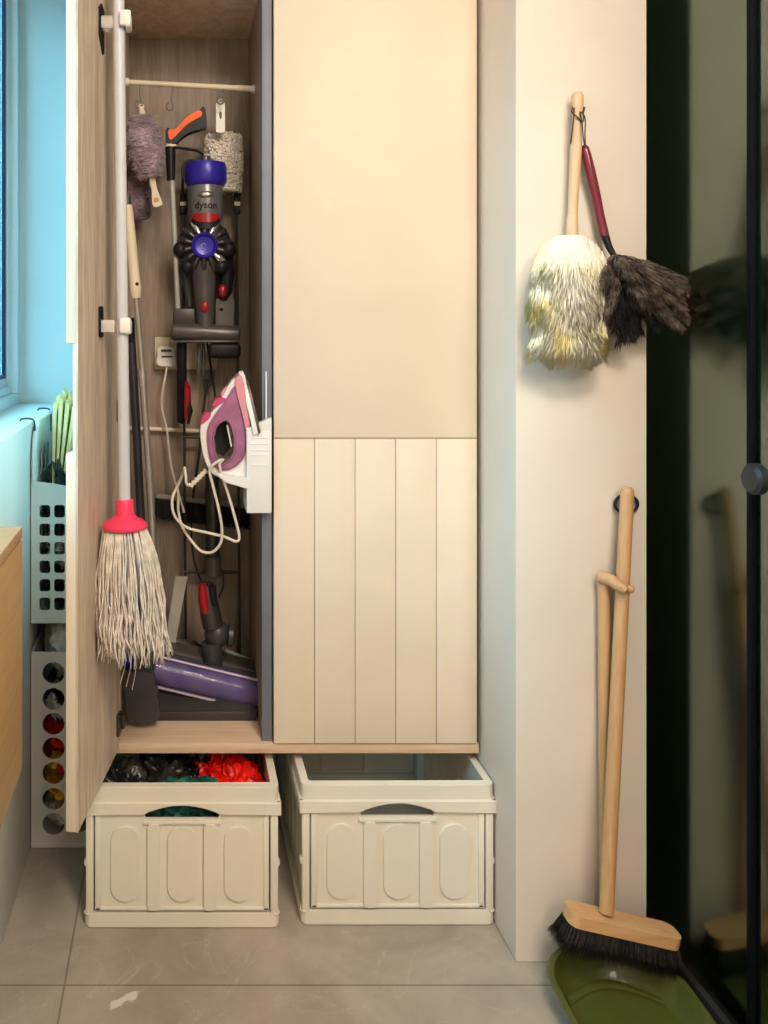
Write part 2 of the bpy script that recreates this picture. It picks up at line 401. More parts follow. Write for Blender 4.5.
# ------------------------------------------------------------------ wall-hung oak cabinet at the left
d0 = 1.15; p1 = at(19, 527, d0); p2 = at(25, 770, d0)
oc = thing('wall_cabinet', (-.28, .9, p2.z), 'golden oak wall-hung cabinet at the left, in front of the white baskets', 'cabinet')
m = MB(); m.box((-.342, .45, p2.z + .002), (p1.x - .018, d0, p1.z - .016), .001); m.obj('body', M_oak, oc)
m = MB(); m.box((p1.x - .018, .45, p2.z), (p1.x + .004, d0 + .002, p1.z - .018), .0015); m.obj('door', M_oak, oc)
m = MB(); m.box((-.343, .45, p1.z - .016), (p1.x + .004, d0 + .004, p1.z), .0015); m.obj('top_board', M_beech, oc)

# ------------------------------------------------------------------ baskets on the left
yb = 1.95
zt, zb = at(30, 481, yb).z, at(30, 622, yb).z
bk = thing('hanging_basket', (-.28, 2.1, zb), 'white plastic basket with square holes hooked on the window sill edge', 'basket')
bx0, bx1, by1 = -.3415, -.205, 2.28
holes = []
pxs = .00229
for c in range(3):
    for r in range(6):
        x0 = at(39.5, 0, yb).x + c * .0335; z1 = at(0, 505, yb).z - r * .0425
        holes.append(rrect(x0, z1 - .029, x0 + .0245, z1, .006, 3))
m = MB(); out = [(bx0, zb), (bx1, zb), (bx1, zt - .022), (bx0 + .05, zt - .006), (bx0, zt)]
m.plate(out, holes, (0, yb, 0), X3, Z3, Y3, .003); m.obj('end_panel', M_basket, bk)
m = MB(); m.plate([(bx0, zb), (bx1, zb), (bx1, zt), (bx0, zt + .1)], [], (0, by1, 0), X3, Z3, Y3, .003); m.obj('end_panel', M_basket, bk)
zk = .972
prof = [(yb + .003, zb), (by1, zb), (by1, zk), (yb + .09, zk + .004), (yb + .05, zk - .006), (yb + .015, zk - .035), (yb + .003, zk - .075)]
m = MB(); m.plate(prof, [rrect(yb + .04 + i * .06, zb + .05 + j * .09, yb + .075 + i * .06, zb + .11 + j * .09, .01, 3) for i in range(4) for j in range(4)], (bx0, 0, 0), Y3, Z3, X3, .003)
rim = [Vector((bx0 + .006, a, z)) for a, z in [(yb + .004, zt - .005), (yb + .001, zk - .12), (yb + .003, zk - .075), (yb + .015, zk - .035), (yb + .05, zk - .006), (yb + .09, zk + .004), (by1, zk)]]
m.tube(smooth(rim, 5), .006, 8); m.obj('back_panel', M_basket, bk)
m = MB(); m.plate([(yb, zb), (by1, zb), (by1, zt), (yb, zt - .022)], [rrect(yb + .03 + i * .06, zb + .03 + j * .06, yb + .07 + i * .06, zb + .07 + j * .06, .008, 3) for i in range(5) for j in range(4)], (bx1 - .003, 0, 0), Y3, Z3, X3, .003); m.obj('front_panel', M_basket, bk)
m = MB(); m.box((bx0, yb, zb - .003), (bx1, by1 + .003, zb)); m.obj('bottom', M_basket, bk)
for yy in (1.975, 2.22):
    m = MB(); m.tube(smooth([(bx0 + .004, yy, zk - .05), (bx0 + .004, yy, zk - .005), (bx0 - .002, yy, zk + .009), (bx0 - .025, yy, zk + .010), (bx0 - .030, yy, zk + .005)], 5), .0022, 8)
    m.obj('hook', M_dsteel, bk)
# folded green bags standing in it
M_bag = mat('pale_green_paper', (.95, .74, .36), .7, var=.1, scale=20)
M_bag2 = mat('dark_plastic_bag', (.03, .045, .045), .35, var=.3, scale=20)
M_mag = mat('magenta_cloth', (.22, .10, .13), .8, col2=(.6, .55, .5), scale=40)
rngb = [(-.305, .030, .985, .001), (-.287, .028, 1.005, .0), (-.272, .026, .995, .0), (-.257, .026, .985, .0)]
for i in range(4):
    m = MB(); xb0 = -.3055 + .007 * i; xt0 = -.3035 + .0145 * i; ztp = (1.014, 1.032, 1.022, 1.006)[i]; zl = zt - .03
    for y0, y1, dz in ((2.03, 2.075, 0), (2.078, 2.14, .012)):
        m.plate([(xb0, zl), (xb0 + .0045, zl), (xt0 + .0085, ztp - .035), (xt0 + .0095, ztp - .014 + dz), (xt0 + .002, ztp + dz), (xt0 - .001, ztp - .03)], [], (0, y0, 0), X3, Z3, Y3, y1 - y0, .0008)
    o = m.obj('folded_bag', M_bag)
    tag(o, ['green folded paper bag standing nearest the wall in the hooked basket', 'green folded paper bag reaching highest in the hooked basket',
            'green folded paper bag third from the wall in the hooked basket', 'green folded paper bag nearest the open door in the hooked basket'][i], 'bag', 'folded green bags in the hooked basket')
def crumple(c, scl, mt, name, seed, amp=.35, sub=5, f=2.2, flat=None):
    m = MB(); of = Vector((seed * 3.1, seed * 1.7, seed))
    def dsp(d):
        v = 0
        for k, a in ((1, 1), (2.1, .55), (4.3, .3)):
            v += a * (1 - 2 * abs(noise.noise(d * f * k + of)) * 1.6)
        return amp * (v - 1) * .5
    m.sphere(c, 1, sub=sub, scl=scl, disp=dsp)
    if flat is not None:
        for v in m.bm.verts:
            if v.co.z < flat: v.co.z = flat
    return m.obj(name, mt, angle=60)
o = crumple((-.274, 2.12, zb + .26), (.058, .14, .13), M_bag2, 'plastic_bag', 3); tag(o, 'dark crumpled plastic bag filling the top of the hooked basket', 'bag')
o = crumple((-.274, 2.105, zb + .145), (.052, .142, .050), M_mag, 'cloth_bundle', 5); tag(o, 'dull magenta and white cloth bundle seen through the basket holes', 'cloth')
o = crumple((-.274, 2.10, zb + .06), (.055, .14, .055), mat('charcoal_cloth', (.05, .05, .05), .8, var=.4, scale=60), 'cloth_bundle', 6); tag(o, 'charcoal cloth at the bottom of the hooked basket', 'cloth')

# tall bin on the floor, round holes
zt2 = at(30, 652, yb).z
bn = thing('storage_bin', (-.28, 2.1, 0), 'tall white plastic bin with round holes standing on the floor below the basket', 'bin')
holes = []
def circ(cx, cz, r, k=18): return [(cx + r * math.cos(2 * PI * i / k), cz + r * math.sin(2 * PI * i / k)) for i in range(k)]
M_bin = mat('translucent_white_plastic', (.72, .69, .66), .5, var=.04, scale=8)
for cxp in (53.5, 79.5):
    for yy in (673, 699, 724, 748.5, 773, 799, 824):
        q = at(cxp, yy, yb); holes.append(circ(q.x, q.z, .0255 if cxp < 60 else .020))
m = MB(); m.plate(rrect(-.3415, .002, -.198, zt2, .004, 3), holes, (0, yb, 0), X3, Z3, Y3, .003); m.obj('end_panel', M_bin, bn)
m = MB(); m.plate(rrect(-.3415, .002, -.198, zt2, .004, 3), [], (0, 2.3, 0), X3, Z3, Y3, .003); m.obj('end_panel', M_bin, bn)
m = MB(); m.box((-.3415, yb + .003, .002), (-.3385, 2.3, zt2)); m.obj('side_panel', M_bin, bn)
m = MB(); m.box((-.201, yb + .003, .002), (-.198, 2.3, zt2)); m.obj('side_panel', M_bin, bn)
m = MB(); m.box((-.3415, yb - .002, 0), (-.198, 2.303, .012), .003); m.obj('bottom', M_bin, bn)
M_wbag = mat('white_plastic_bag', (.72, .71, .70), .4, var=.12, scale=30)
M_rbag = mat('red_plastic_bag', (.85, .03, .02), .4, var=.2, scale=30)
M_ybag = mat('yellow_plastic_bag', (.92, .55, .03), .4, var=.2, scale=30)
M_bwbag = mat('black_and_white_bag', (.7, .7, .7), .35, col2=(.01, .01, .01), scale=18, ramp=(.45, .5))
for i, (zc, hz, mt, lb) in enumerate([
    (zt2 - .008, .066, M_wbag, 'white plastic bag bulging out of the top of the tall bin'),
    (.31, .055, M_bwbag, 'white bag with black print behind an upper hole of the tall bin'),
    (.235, .036, M_rbag, 'red plastic bag behind a middle hole of the tall bin'),
    (.175, .032, mat('red_yellow_bag', (.90, .58, .05), .4, col2=(.75, .03, .03), scale=14, ramp=(.47, .52)), 'red and yellow plastic bag below the plain red one'),
    (.115, .034, M_ybag, 'yellow plastic bag behind a lower hole of the tall bin'),
    (.055, .038, mat('grey_white_bag', (.75, .74, .72), .35, var=.5, scale=22), 'white bag at the very bottom of the tall bin')]):
    o = crumple((-.27, 2.09, zc), (.060, .130, hz * 1.12), mt, 'plastic_bag', 11 + i, amp=.16); tag(o, lb, 'bag', 'plastic bags in the tall bin')

# ------------------------------------------------------------------ folding crates
def make_crate(loc, label):
    """front centre of the crate at loc; extends to +Y"""
    cr = thing('folding_crate', loc, label, 'crate', 'ivory folding crates under the wardrobe')
    lx, ly, _ = loc; wv, dp, h = .192, .53, .281
    def P(x, y, z): return (lx + x, ly + y, z)
    # base tray
    m = MB(); out = rrect(lx - wv - .002, ly - .002, lx + wv + .002, ly + dp + .002, .014, 4); inn = rrect(lx - wv + .012, ly + .012, lx + wv - .012, ly + dp - .012, .008, 4)
    m.plate(out, [inn], (0, 0, 0), X3, Y3, Z3, .028, .003); m.box(P(-wv + .01, .01, .004), P(wv - .01, dp - .01, .010)); m.obj('base_tray', M_crate, cr)
    # rim: two steps
    m = MB()
    m.plate(rrect(lx - wv - .001, ly - .001, lx + wv + .001, ly + dp + .001, .014, 5), [rrect(lx - wv + .014, ly + .014, lx + wv - .014, ly + dp - .014, .006, 4)], (0, 0, h - .036), X3, Y3, Z3, .036, .003)
    # the long front and back lips arch over the handle
    for y0 in (-.005, dp - .004):
        arc = [(-.076, h - .054)] + [(-.076 + .152 * i / 16, h - .054 + .018 * math.sin(PI * i / 16) ** .8) for i in range(1, 16)] + [(.076, h - .054)]
        ol = [(-wv - .005, h - .056)] + arc + [(wv + .005, h - .056), (wv + .005, h - .030), (-wv - .005, h - .030)]
        m.plate(ol, [], P(0, y0, 0), X3, Z3, Y3, .009, .0015)
    for sx in (-1, 1):
        x0 = sx * (wv + .0005) ; m.box(P(min(x0 - .0045, x0 + .0045), -.004, h - .056), P(max(x0 - .0045, x0 + .0045), dp + .004, h - .030), .002)
    m.obj('rim', M_crate, cr)
    # corner posts
    for sx in (-1, 1):
        for yy in (0, dp - .02):
            m = MB(); m.box(P(sx * (wv - .008) - .008, yy, .026), P(sx * (wv - .008) + .008, yy + .02, h - .054), .004)
            m.box(P(sx * (wv - .004) - .008, yy + .002, .118), P(sx * (wv - .004) + .008, yy + .018, .134), .005); m.obj('corner_post', M_crate, cr)
    # end panels (front, back)
    for k, yy in enumerate((.004, dp - .012)):
        m = MB(); hw = wv - .0185
        hole = [(-.072, h - .066), (.072, h - .066), (.075, h - .058)] + [(.068 - .136 * i / 10, h - .056 + .016 * math.sin(PI * (i + .5) / 11)) for i in range(11)] + [(-.075, h - .058)]
        m.plate([(-hw, .033), (hw, .033), (hw, h - .038), (-hw, h - .038)], [hole], P(0, yy, 0), X3, Z3, Y3, .006)
        for ff, sgn in ((yy - .003, 1), (yy + .006, -1)):
            m.box(P(-.078, ff - .002, h - .076), P(.078, ff + .005, h - .068), .002)
            for cx in (-.113, 0, .113):
                o_ = rrect(cx - .029, .052, cx + .029, h - .080, .0285, 8)
                m.plate(o_, [], P(0, ff - (.002 if sgn > 0 else 0), 0), X3, Z3, Y3, .006, .0028)
            for cx in (-.056, .056):
                m.plate(rrect(cx - .013, .036, cx + .013, h - .074, .008, 4), [], P(0, ff - .005 if sgn > 0 else ff, 0), X3, Z3, Y3, .010, .0048)
            m.box(P(-hw, ff, .033), P(-hw + .012, ff + .004, h - .058), .002); m.box(P(hw - .012, ff, .033), P(hw, ff + .004, h - .058), .002)
            m.box(P(-hw, ff, .033), P(hw, ff + .004, .040), .0018)
        m.obj('end_panel', M_crate, cr)
    # long side panels
    for sx in (-1, 1):
        m = MB(); x0 = sx * (wv - .010)
        m.plate([(.022, .03), (dp - .022, .03), (dp - .022, h - .036), (.022, h - .036)], [], P(x0 - .003, 0, 0), Y3, Z3, X3, .006)
        for i in range(7):
            c = .07 + i * .065
            for g in (-.005, .002): m.plate(rrect(c - .022, .05, c + .022, h - .07, .02, 5), [], P(x0 + g, 0, 0), Y3, Z3, X3, .004, .0015)
        m.obj('side_panel', M_crate, cr)
    return cr
xl = (182 - CX) * 1.69 / F; xr = (398 - CX) * 1.70 / F
c1 = make_crate((xl, 1.692, 0), 'ivory folding crate filled with crumpled black, green and red bags')
c2 = dup(c1, (xr, 1.70, 0), 0, 'empty ivory folding crate under the closed cream door')

M_blk = mat('black_crumpled_plastic', (.09, .08, .07), .32, col2=(.010, .010, .010), scale=16, ramp=(.45, .72))
M_grn = mat('dark_green_cloth', (.01, .11, .085), .6, var=.3, scale=30)
M_redc = mat('bright_red_plastic', (.80, .012, .006), .35, var=.3, scale=30)
for (xx, yy, zz, sc, mt, sd, lb, nm) in [
    (-.115, 1.80, .205, (.062, .085, .062), M_blk, 21, 'black and grey crumpled bag in the left front corner of the full crate', 'plastic_bag'),
    (-.04, 1.86, .212, (.062, .085, .060), M_blk, 22, 'black crumpled bag behind the green cloth in the full crate', 'plastic_bag'),
    (.055, 1.90, .205, (.06, .08, .06), M_blk, 23, 'black crumpled bag next to the red bags in the full crate', 'plastic_bag'),
    (.022, 1.765, .205, (.095, .058, .050), M_grn, 24, 'dark green cloth lying in the front of the full crate', 'cloth'),
    (.125, 1.80, .210, (.058, .088, .060), M_redc, 25, 'bright red crumpled bag in the right front of the full crate', 'plastic_bag'),
    (.075, 1.86, .218, (.045, .055, .055), M_redc, 26, 'smaller red crumpled bag tucked between the black and the large red one', 'plastic_bag'),
    (.0, 1.95, .10, (.16, .20, .085), M_blk, 27, 'black crumpled bag lying underneath at the bottom of the full crate', 'plastic_bag')]:
    o = crumple((xx, yy, zz), sc, mt, nm, sd, amp=.40, f=1.7); tag(o, lb, 'cloth' if nm == 'cloth' else 'bag', 'crumpled bags in the full crate' if nm != 'cloth' else None)

# ------------------------------------------------------------------ mop on the open door, and its two clips
for k, (yy, pz) in enumerate(((22, 0), (326, 0))):
    md = 1.62; z = at(0, yy, md).z; q = door_pt(100, 0); px = Vector(at(119, 0, md)); 
    cl = thing('mop_clip', (q.x, q.y, z), ['white spring clip on a black plate, high on the open door', 'white spring clip on a black plate, halfway down the open door'][k], 'clip', 'clips holding the white mop handle')
    m = MB()
    t0 = (q - H).dot(u)
    if k == 0: m.plate([(t0 - .022, z - .03), (t0 - .022, z + .034), (t0 - .004, z + .042), (t0 + .012, z + .030), (t0 + .012, z - .022), (t0 - .014, z - .054), (t0 - .022, z - .048)], [], (H.x, H.y, 0), u, Z3, -n, .003)
    else: m.plate(rrect(t0 - .016, z - .022, t0 + .012, z + .038, .006, 4), [], (H.x, H.y, 0), u, Z3, -n, .003)
    m.obj('mounting_plate', M_black, cl)
    # clear bracket reaching to the handle
    m = MB(); a = q - n * .003; bpt = Vector((px.x - .011, md - .002, 0))
    M2 = Matrix.Translation((0, 0, z))
    m.box((a.x + .0005, q.y - .018, z - .012), (bpt.x + .002, q.y - .013, z + .012), .002)
    m.box((a.x + .002, q.y + .004, z - .012), (bpt.x + .002, q.y + .008, z + .012), .002)
    m.box((a.x + .0005, q.y - .018, z - .008), (a.x + .007, q.y + .008, z + .008), .002)
    m.obj('bracket', M_clear, cl)
    # white rubber pads pinching the tube on both sides
    m = MB(); Rr = .0125
    m.box((px.x + .002, md - .024, z - .014), (px.x + .024, md - .0125, z + .016), .004)
    m.box((px.x + .0125, md - .022, z - .016), (px.x + .024, md + .018, z + .012), .004)
    m.box((px.x - .014, md + .0125, z - .012), (px.x + .018, md + .020, z + .012), .003)
    m.obj('grip', M_white, cl)
md = 1.62
mop = thing('string_mop', tuple(at(125, 500, md)), 'white string mop with a hot pink collar hanging on the open door', 'mop')
m = MB(); xt = at(118, 0, md); xb = at(124.5, 503, md - .005)
m.tube([(xt.x - .001, md, 2.0), xb], .0112, 20); m.obj('handle', M_whitepole, mop)
c0 = at(125, 527, md - .01); ax = (Vector((xt.x, md, 1.815)) - xb).normalized()
m = MB(); m.lathe([(.034, -.004), (.043, .0), (.043, .004), (.036, .012), (.024, .018), (.0185, .024), (.0165, .050), (.0155, .052), (.0112, .052)], c0, ax, 36)
m.obj('collar', M_pink, mop)
m = MB(); t = bmesh.new()
random.seed(11)
cz = c0.z
for i in range(360):
    a = rnd(0, 2 * PI); ring = rnd(.35, 1) if i > 130 else 1.0
    r0 = .039 * ring; ln = rnd(.205, .250) - (.02 if ring < .6 else 0)
    sp = rnd(1.15, 1.75) if math.cos(a) > 0 else rnd(1.0, 1.45)
    x0, y0 = c0.x + r0 * math.cos(a), c0.y + r0 * math.sin(a) * .85
    x1, y1 = c0.x + .010 + r0 * math.cos(a) * sp * 1.04, c0.y + r0 * math.sin(a) * sp * .95
    y1 = max(y1, c0.y - .06)
    pts = []; ph = rnd(0, 6); w1 = rnd(.002, .006); tw = rnd(2, 5)
    K = 13
    for k in range(K):
        s_ = k / (K - 1); e = s_ ** .75
        wob = w1 * s_ * math.sin(ph + s_ * tw * 3) + (.004 * s_ * s_ * math.sin(ph * 2 + s_ * 14))
        fl = .009 * math.sin(min(1, s_ * 2.5) * PI / 2)
        pts.append(Vector((x0 + (x1 - x0) * e + wob + fl * math.cos(a), y0 + (y1 - y0) * e + w1 * s_ * math.cos(ph + s_ * 9) + fl * math.sin(a), cz - .002 - ln * s_)))
    m.tube(pts, [.0018] * (K - 2) + [.0016, .0011], 5)
o = m.obj('yarn_fringe', M_yarn, mop, angle=180); o['kind'] = 'stuff'
m = MB()
for k in range(3):
    p = at(126 + k * 5, 652, md - .02); p2 = at(120 + k * 6, 684 + k * 3, md - .01)
    m.tube(smooth([p, (p + p2) / 2 + Vector((.003, 0, 0)), p2], 4), .0007, 5)
m.obj('loose_thread', M_yarn, mop)

# ------------------------------------------------------------------ inside the wardrobe: rail, hooks and dusters
rd = 1.97
m = MB(); pa = at(125, 82, rd); pb = at(252, 89, rd); pa.x = -.1265; pb.x = .1735
m.tube([pa, pb], .0062, 16)
dv = (pb - pa).normalized(); m.tube([pa + (pb - pa) * .86, pb], .0072, 16); 
o = m.obj('rail_tube', M_creamp, None)
rl = thing('hanging_rail', (0.02, rd, pa.z), 'thin cream rail across the top of the open compartment', 'rail')
o.name = 'tube'; o.parent = rl; o.matrix_parent_inverse = Matrix.Translation(-Vector(rl.location)); o['_w'] = list(rl.location)
m = MB(); m.tube([pb - dv * .008, pb], .010, 16); m.obj('end_cap', M_white, rl)
m = MB(); m.tube([pa, pa + dv * .008], .010, 16); m.obj('end_cap', M_white, rl)

def s_hook(x, lbl, ybot=108, dy=0, tilt=0):
    zr = pa.z + (pb.z - pa.z) * ((x - CX) * rd / F - pa.x) / (pb.x - pa.x)
    c = Vector(((x - CX) * rd / F, rd, zr)); r = .0088; zb_ = at(0, ybot, rd).z
    pts = [c + Vector((r * math.cos(a) * .9, -.0, r * math.sin(a))) for a in [math.radians(200 - 25 * i) for i in range(9)]]
    pts += [Vector((c.x + .004 + tilt, rd, (c.z + zb_) / 2 + .002))]
    pts += [Vector((c.x + tilt * 1.5 + .0085 * math.sin(a) * .95 , rd, zb_ + .009 - .0088 * math.cos(a))) for a in [math.radians(60 - 32 * i) for i in range(8)]]
    m = MB(); m.tube(smooth(pts, 3), .0023, 8)
    return tag(m.obj('hanging_hook', mat('hook_steel', (.30, .28, .27), .35, .6)), lbl, 'hook', 'steel hooks on the rail')
s_hook(137, 'steel hook on the rail, above the lavender duster', 108, tilt=.004)
s_hook(170, 'steel hook on the rail, above the orange grip', 110, tilt=.0)
s_hook(221, 'steel hook on the rail, above the white duster', 104, tilt=-.001)

def fuzzy(path, radii, n, ln, wd, mt, name, parent, core_mi=None, down=.4, seed=1, curl=.3, nubs=False):
    random.seed(seed); m = MB(); P = smooth(path, 6); k = len(P)
    R = [radii[0] + 0] * 0
    rr_ = smooth([Vector((r, 0, 0)) for r in radii], 6); R = [v.x for v in rr_]
    if len(R) != k: R = [radii[min(int(i * len(radii) / k), len(radii) - 1)] for i in range(k)]
    m.tube(P, [max(r * .93, .001) for r in R], 16)
    t = bmesh.new()
    for i in range(n):
        f = rnd(0, k - 1.001); j = int(f); q = P[j].lerp(P[j + 1], f - j); r = R[j] * (1 - f + j) + R[j + 1] * (f - j)
        T = (P[j + 1] - P[j]).normalized(); U = T.orthogonal().normalized(); V = T.cross(U); a = rnd(0, 2 * PI)
        N_ = U * math.cos(a) + V * math.sin(a); b0 = q + N_ * r * .88
        if nubs:
            l = ln * rnd(.6, 1.2); d_ = (N_ + Vector((rnd(-.7, .7), rnd(-.7, .7), rnd(-.7, .3)))).normalized()
            e = b0 + d_ * l
            bmesh.ops.create_icosphere(t, subdivisions=1, radius=wd, matrix=Matrix.Translation(e))
            continue
        l = ln * rnd(.5, 1.25)
        # outwards first, then falling, each tuft with its own bend
        cl = noise.noise(b0 * 90) * 1.2; l *= 1 + .8 * noise.noise(b0 * 70 + Vector((9, 3, 1)))
        side = (T.cross(N_)) * (curl * rnd(-1, 1) + cl * .5)
        dn = Vector((0, 0, -1)) * down
        p1 = b0 + (N_ + side * .5) * l * .4; p2 = b0 + (N_ * .8 + side + dn) * l * .75; p3 = b0 + (N_ * .7 + side * 1.4 + dn * 2.0) * l
        m.strand([b0, p1, p2, p3], wd * rnd(.7, 1.3), t)
    m.merge(t)
    return m.obj(name, mt, parent, angle=180)

M_lav = mat('lavender_microfibre', (.60, .47, .56), .9, var=.35, scale=25, sheen=.3)
M_mauve = mat('dull_mauve_microfibre', (.40, .30, .36), .9, var=.3, scale=25)
M_wduster = mat('off_white_chenille', (.80, .75, .67), .9, var=.2, scale=60)
la = thing('hand_duster', tuple(at(141, 108, rd)), 'lavender fluffy duster hanging from the rail hook nearest the open door', 'duster')
fuzzy([at(140, 116, rd), at(142, 130, rd), at(147, 155, rd), at(151, 178, rd)], [.016, .034, .036, .020], 4200, .012, .0010, M_lav, 'fluffy_head', la, seed=2, down=.1, curl=.9)
m = MB(); m.tube([at(141, 107, rd), at(143, 117, rd)], [.006, .008], 12); m.tube(smooth([at(141.5, 108, rd) + Vector((math.cos(a) * .005, 0, math.sin(a) * .006 + .003)) for a in [2 * PI * i / 8 for i in range(8)]], 3, True), .0018, 6, closed=True)
m.obj('hanging_loop', M_creamp, la)
m = MB(); h0, h1 = at(152, 178, rd), at(158, 207, rd); dd = (h1 - h0).normalized(); uu = Vector((-dd.z, 0, dd.x)) if dd.z else X3
L1 = (h1 - h0).length
m.plate(sm2([(0, -.006), (L1 * .4, -.0065), (L1 * .7, -.010), (L1 - .004, -.0105), (L1, 0), (L1 - .004, .0105), (L1 * .7, .010), (L1 * .4, .0065), (0, .006)], 4), [circ(L1 * .76, 0, .0048, 14)], h0 - Y3 * .004, dd, uu, Y3, .008, .0015)
m.obj('handle', M_creamp, la)
m = MB(); q = h0 + dd * L1 * .76; m.lathe([(.0055, 0), (.0046, .001), (.0046, -.006)], q - Y3 * .005, (0, -1, 0), 16); m.obj('eyelet', mat('yellow_rubber', (.65, .42, .05), .5), la)
lb_ = thing('hand_duster', tuple(at(136, 178, 2.03)), 'dull mauve duster hanging lower, half behind the lavender one', 'duster')
fuzzy([at(134, 168, 2.05), at(136, 185, 2.05), at(139, 205, 2.05), at(140, 219, 2.05)], [.022, .028, .029, .018], 2000, .010, .0011, M_mauve, 'fluffy_head', lb_, seed=4, down=.1, curl=1.2)
m = MB(); m.tube([at(133, 150, 2.05), at(134, 172, 2.05)], .005, 10); m.obj('handle', M_dgrey, lb_)
wd_ = thing('hand_duster', tuple(at(221, 105, 2.04)), 'off-white nubbly duster with a white handle, hanging behind the vacuum cleaner', 'duster')
wdd = 2.075
t0, t1, t2 = at(204, 132, wdd), at(243, 134, wdd), at(241, 192, wdd)
cxm = (t0.x + t1.x) / 2
fuzzy([Vector((cxm, wdd, at(0, 136, wdd).z)), Vector((cxm, wdd, at(0, 160, wdd).z)), Vector((cxm + .001, wdd, at(0, 192, wdd).z))], [.042, .046, .040], 2000, .006, .0038, M_wduster, 'fluffy_head', wd_, seed=6, nubs=True)
m = MB(); a = at(220.5, 102, 2.0)
hole = circ(0, -.026, 1, 14); hole = [(.0032 * math.cos(2 * PI * i / 14), -.031 + .009 * math.sin(2 * PI * i / 14)) for i in range(14)]
m.plate(rrect(-.0105, -.072, .0105, .0, .005, 4), [hole], a, X3, Z3, Y3, .010, .002)
m.tube([a + Vector((0, .008, -.06)), Vector((cxm, wdd, at(0, 140, wdd).z))], .008, 12)
m.tube(smooth([a + Vector((math.cos(q) * .0045, .004, math.sin(q) * .006 + .002)) for q in [2 * PI * i / 8 for i in range(8)]], 3, True), .0014, 6, closed=True)
m.obj('handle', M_white, wd_)

# spray mop with black and orange pistol grip
sd_ = 1.995
M_orange = mat('orange_rubber', (.90, .13, .02), .5, var=.08)
M_greyp = mat('silver_painted_tube', (.55, .54, .53), .35, .3, var=.05)
sp = thing('spray_mop', tuple(at(183, 425, sd_)), 'spray mop with a black and orange pistol grip on a thin silver pole', 'mop')
def z3(x, y): return at(100 + x * .234375, y * .234375, sd_)
def loopxz(pts, d):
    return [((x - CX) * d / F, EYE - (y - CY) * d / F) for x, y in [(100 + a * .234375, b_ * .234375) for a, b_ in pts]]
m = MB(); m.plate(sm2(loopxz([(285, 550), (320, 560), (370, 500), (420, 478), (435, 462), (448, 470), (455, 545), (440, 553), (380, 572), (340, 600), (320, 618), (283, 612)], sd_), 3), [], (0, sd_ - .014, 0), X3, Z3, Y3, .028, .006)
m.obj('grip', M_black, sp)
m = MB(); m.plate(sm2(loopxz([(292, 560), (325, 555), (372, 503), (425, 478), (434, 500), (410, 515), (370, 540), (335, 575), (310, 600), (296, 598)], sd_), 3), [], (0, sd_ - .018, 0), X3, Z3, Y3, .030, .004)
m.obj('grip_inlay', M_orange, sp)
m = MB(); m.tube([z3(300, 600), z3(300, 640), z3(303, 770)], [.0125, .0125, .0095], 16); m.obj('socket', M_black, sp)
m = MB(); m.tube([z3(302, 598), z3(302, 628)], .0138, 16); m.obj('collar', M_creamp, sp)
m = MB(); m.tube(smooth([z3(318, 633) - Y3 * .01, z3(370, 640) - Y3 * .012, z3(415, 648) - Y3 * .012, z3(440, 664) - Y3 * .01], 5), [.0035] * 11 + [.003] * 5, 8); m.obj('trigger', M_black, sp)
m = MB(); m.tube([at(172, 180, sd_), at(178.5, 322, sd_ + .05)], .0062, 14); m.obj('pole', M_greyp, sp)
m = MB(); m.tube([at(178.5, 318, sd_ + .05), at(181.5, 343, sd_ + .06), at(182, 418, sd_ + .08), at(180, 423, sd_ + .08)], [.009, .0125, .0125, .008], 16); m.obj('lower_sleeve', M_black, sp)

# ------------------------------------------------------------------ vacuum stand
sdp = 2.10
st = thing('vacuum_stand', (.05, sdp, .322), 'thin black wire stand carrying the vacuum cleaner inside the wardrobe', 'stand')
m = MB(); L_, R_ = (182.5 - CX) * sdp / F, (236.5 - CX) * sdp / F; zt_ = at(0, 160, sdp).z
L2, R2 = (186 - CX) * sdp / F, (240 - CX) * sdp / F
pts = [(L2, sdp, .324), (L_, sdp, zt_ - .02)] + [(L_ + .02 - .02 * math.cos(a), sdp, zt_ - .02 + .02 * math.sin(a)) for a in (.4, .8, 1.2, 1.57)] + \
      [(R_ - .02 + .02 * math.sin(a), sdp, zt_ - .02 + .02 * math.cos(a)) for a in (0, .4, .8, 1.2, 1.57)] + [(R2, sdp, .324)]
m.tube(pts, .0033, 10); m.obj('wire_frame', M_wire, st)
for yy in (437, 572):
    m = MB(); m.tube([at(184, yy, sdp - .003), at(238.5, yy, sdp - .003)], .0042, 8); m.obj('crossbar', M_wire, st)
m = MB(); m.box((L2 - .012, sdp - .10, .322), (R2 + .012, sdp + .02, .328), .002); m.obj('foot_plate', M_wire, st)
for x in (183, 237):
    q = at(x, 204, sdp); 
    m = MB(); m.box((q.x - .008, q.y - .012, q.z - .026), (q.x + .008, q.y + .006, q.z - .006), .002); m.box((q.x - .008, q.y - .012, q.z + .004), (q.x + .008, q.y + .006, q.z + .026), .002); m.obj('bracket', M_black, st)
    m = MB(); m.box((q.x - .007, q.y - .013, q.z - .006), (q.x + .007, q.y + .005, q.z + .004), .001); m.obj('clamp', M_creamp, st)

# ------------------------------------------------------------------ vacuum cleaner
vd = 2.03; k_ = vd / F
vc = thing('cordless_vacuum', tuple(at(205, 325, vd)), 'grey and blue cordless vacuum cleaner hanging on the black wire stand', 'vacuum cleaner')
def V(x, y, f=0.0): p = at(x, y, vd); p.y += f; return p
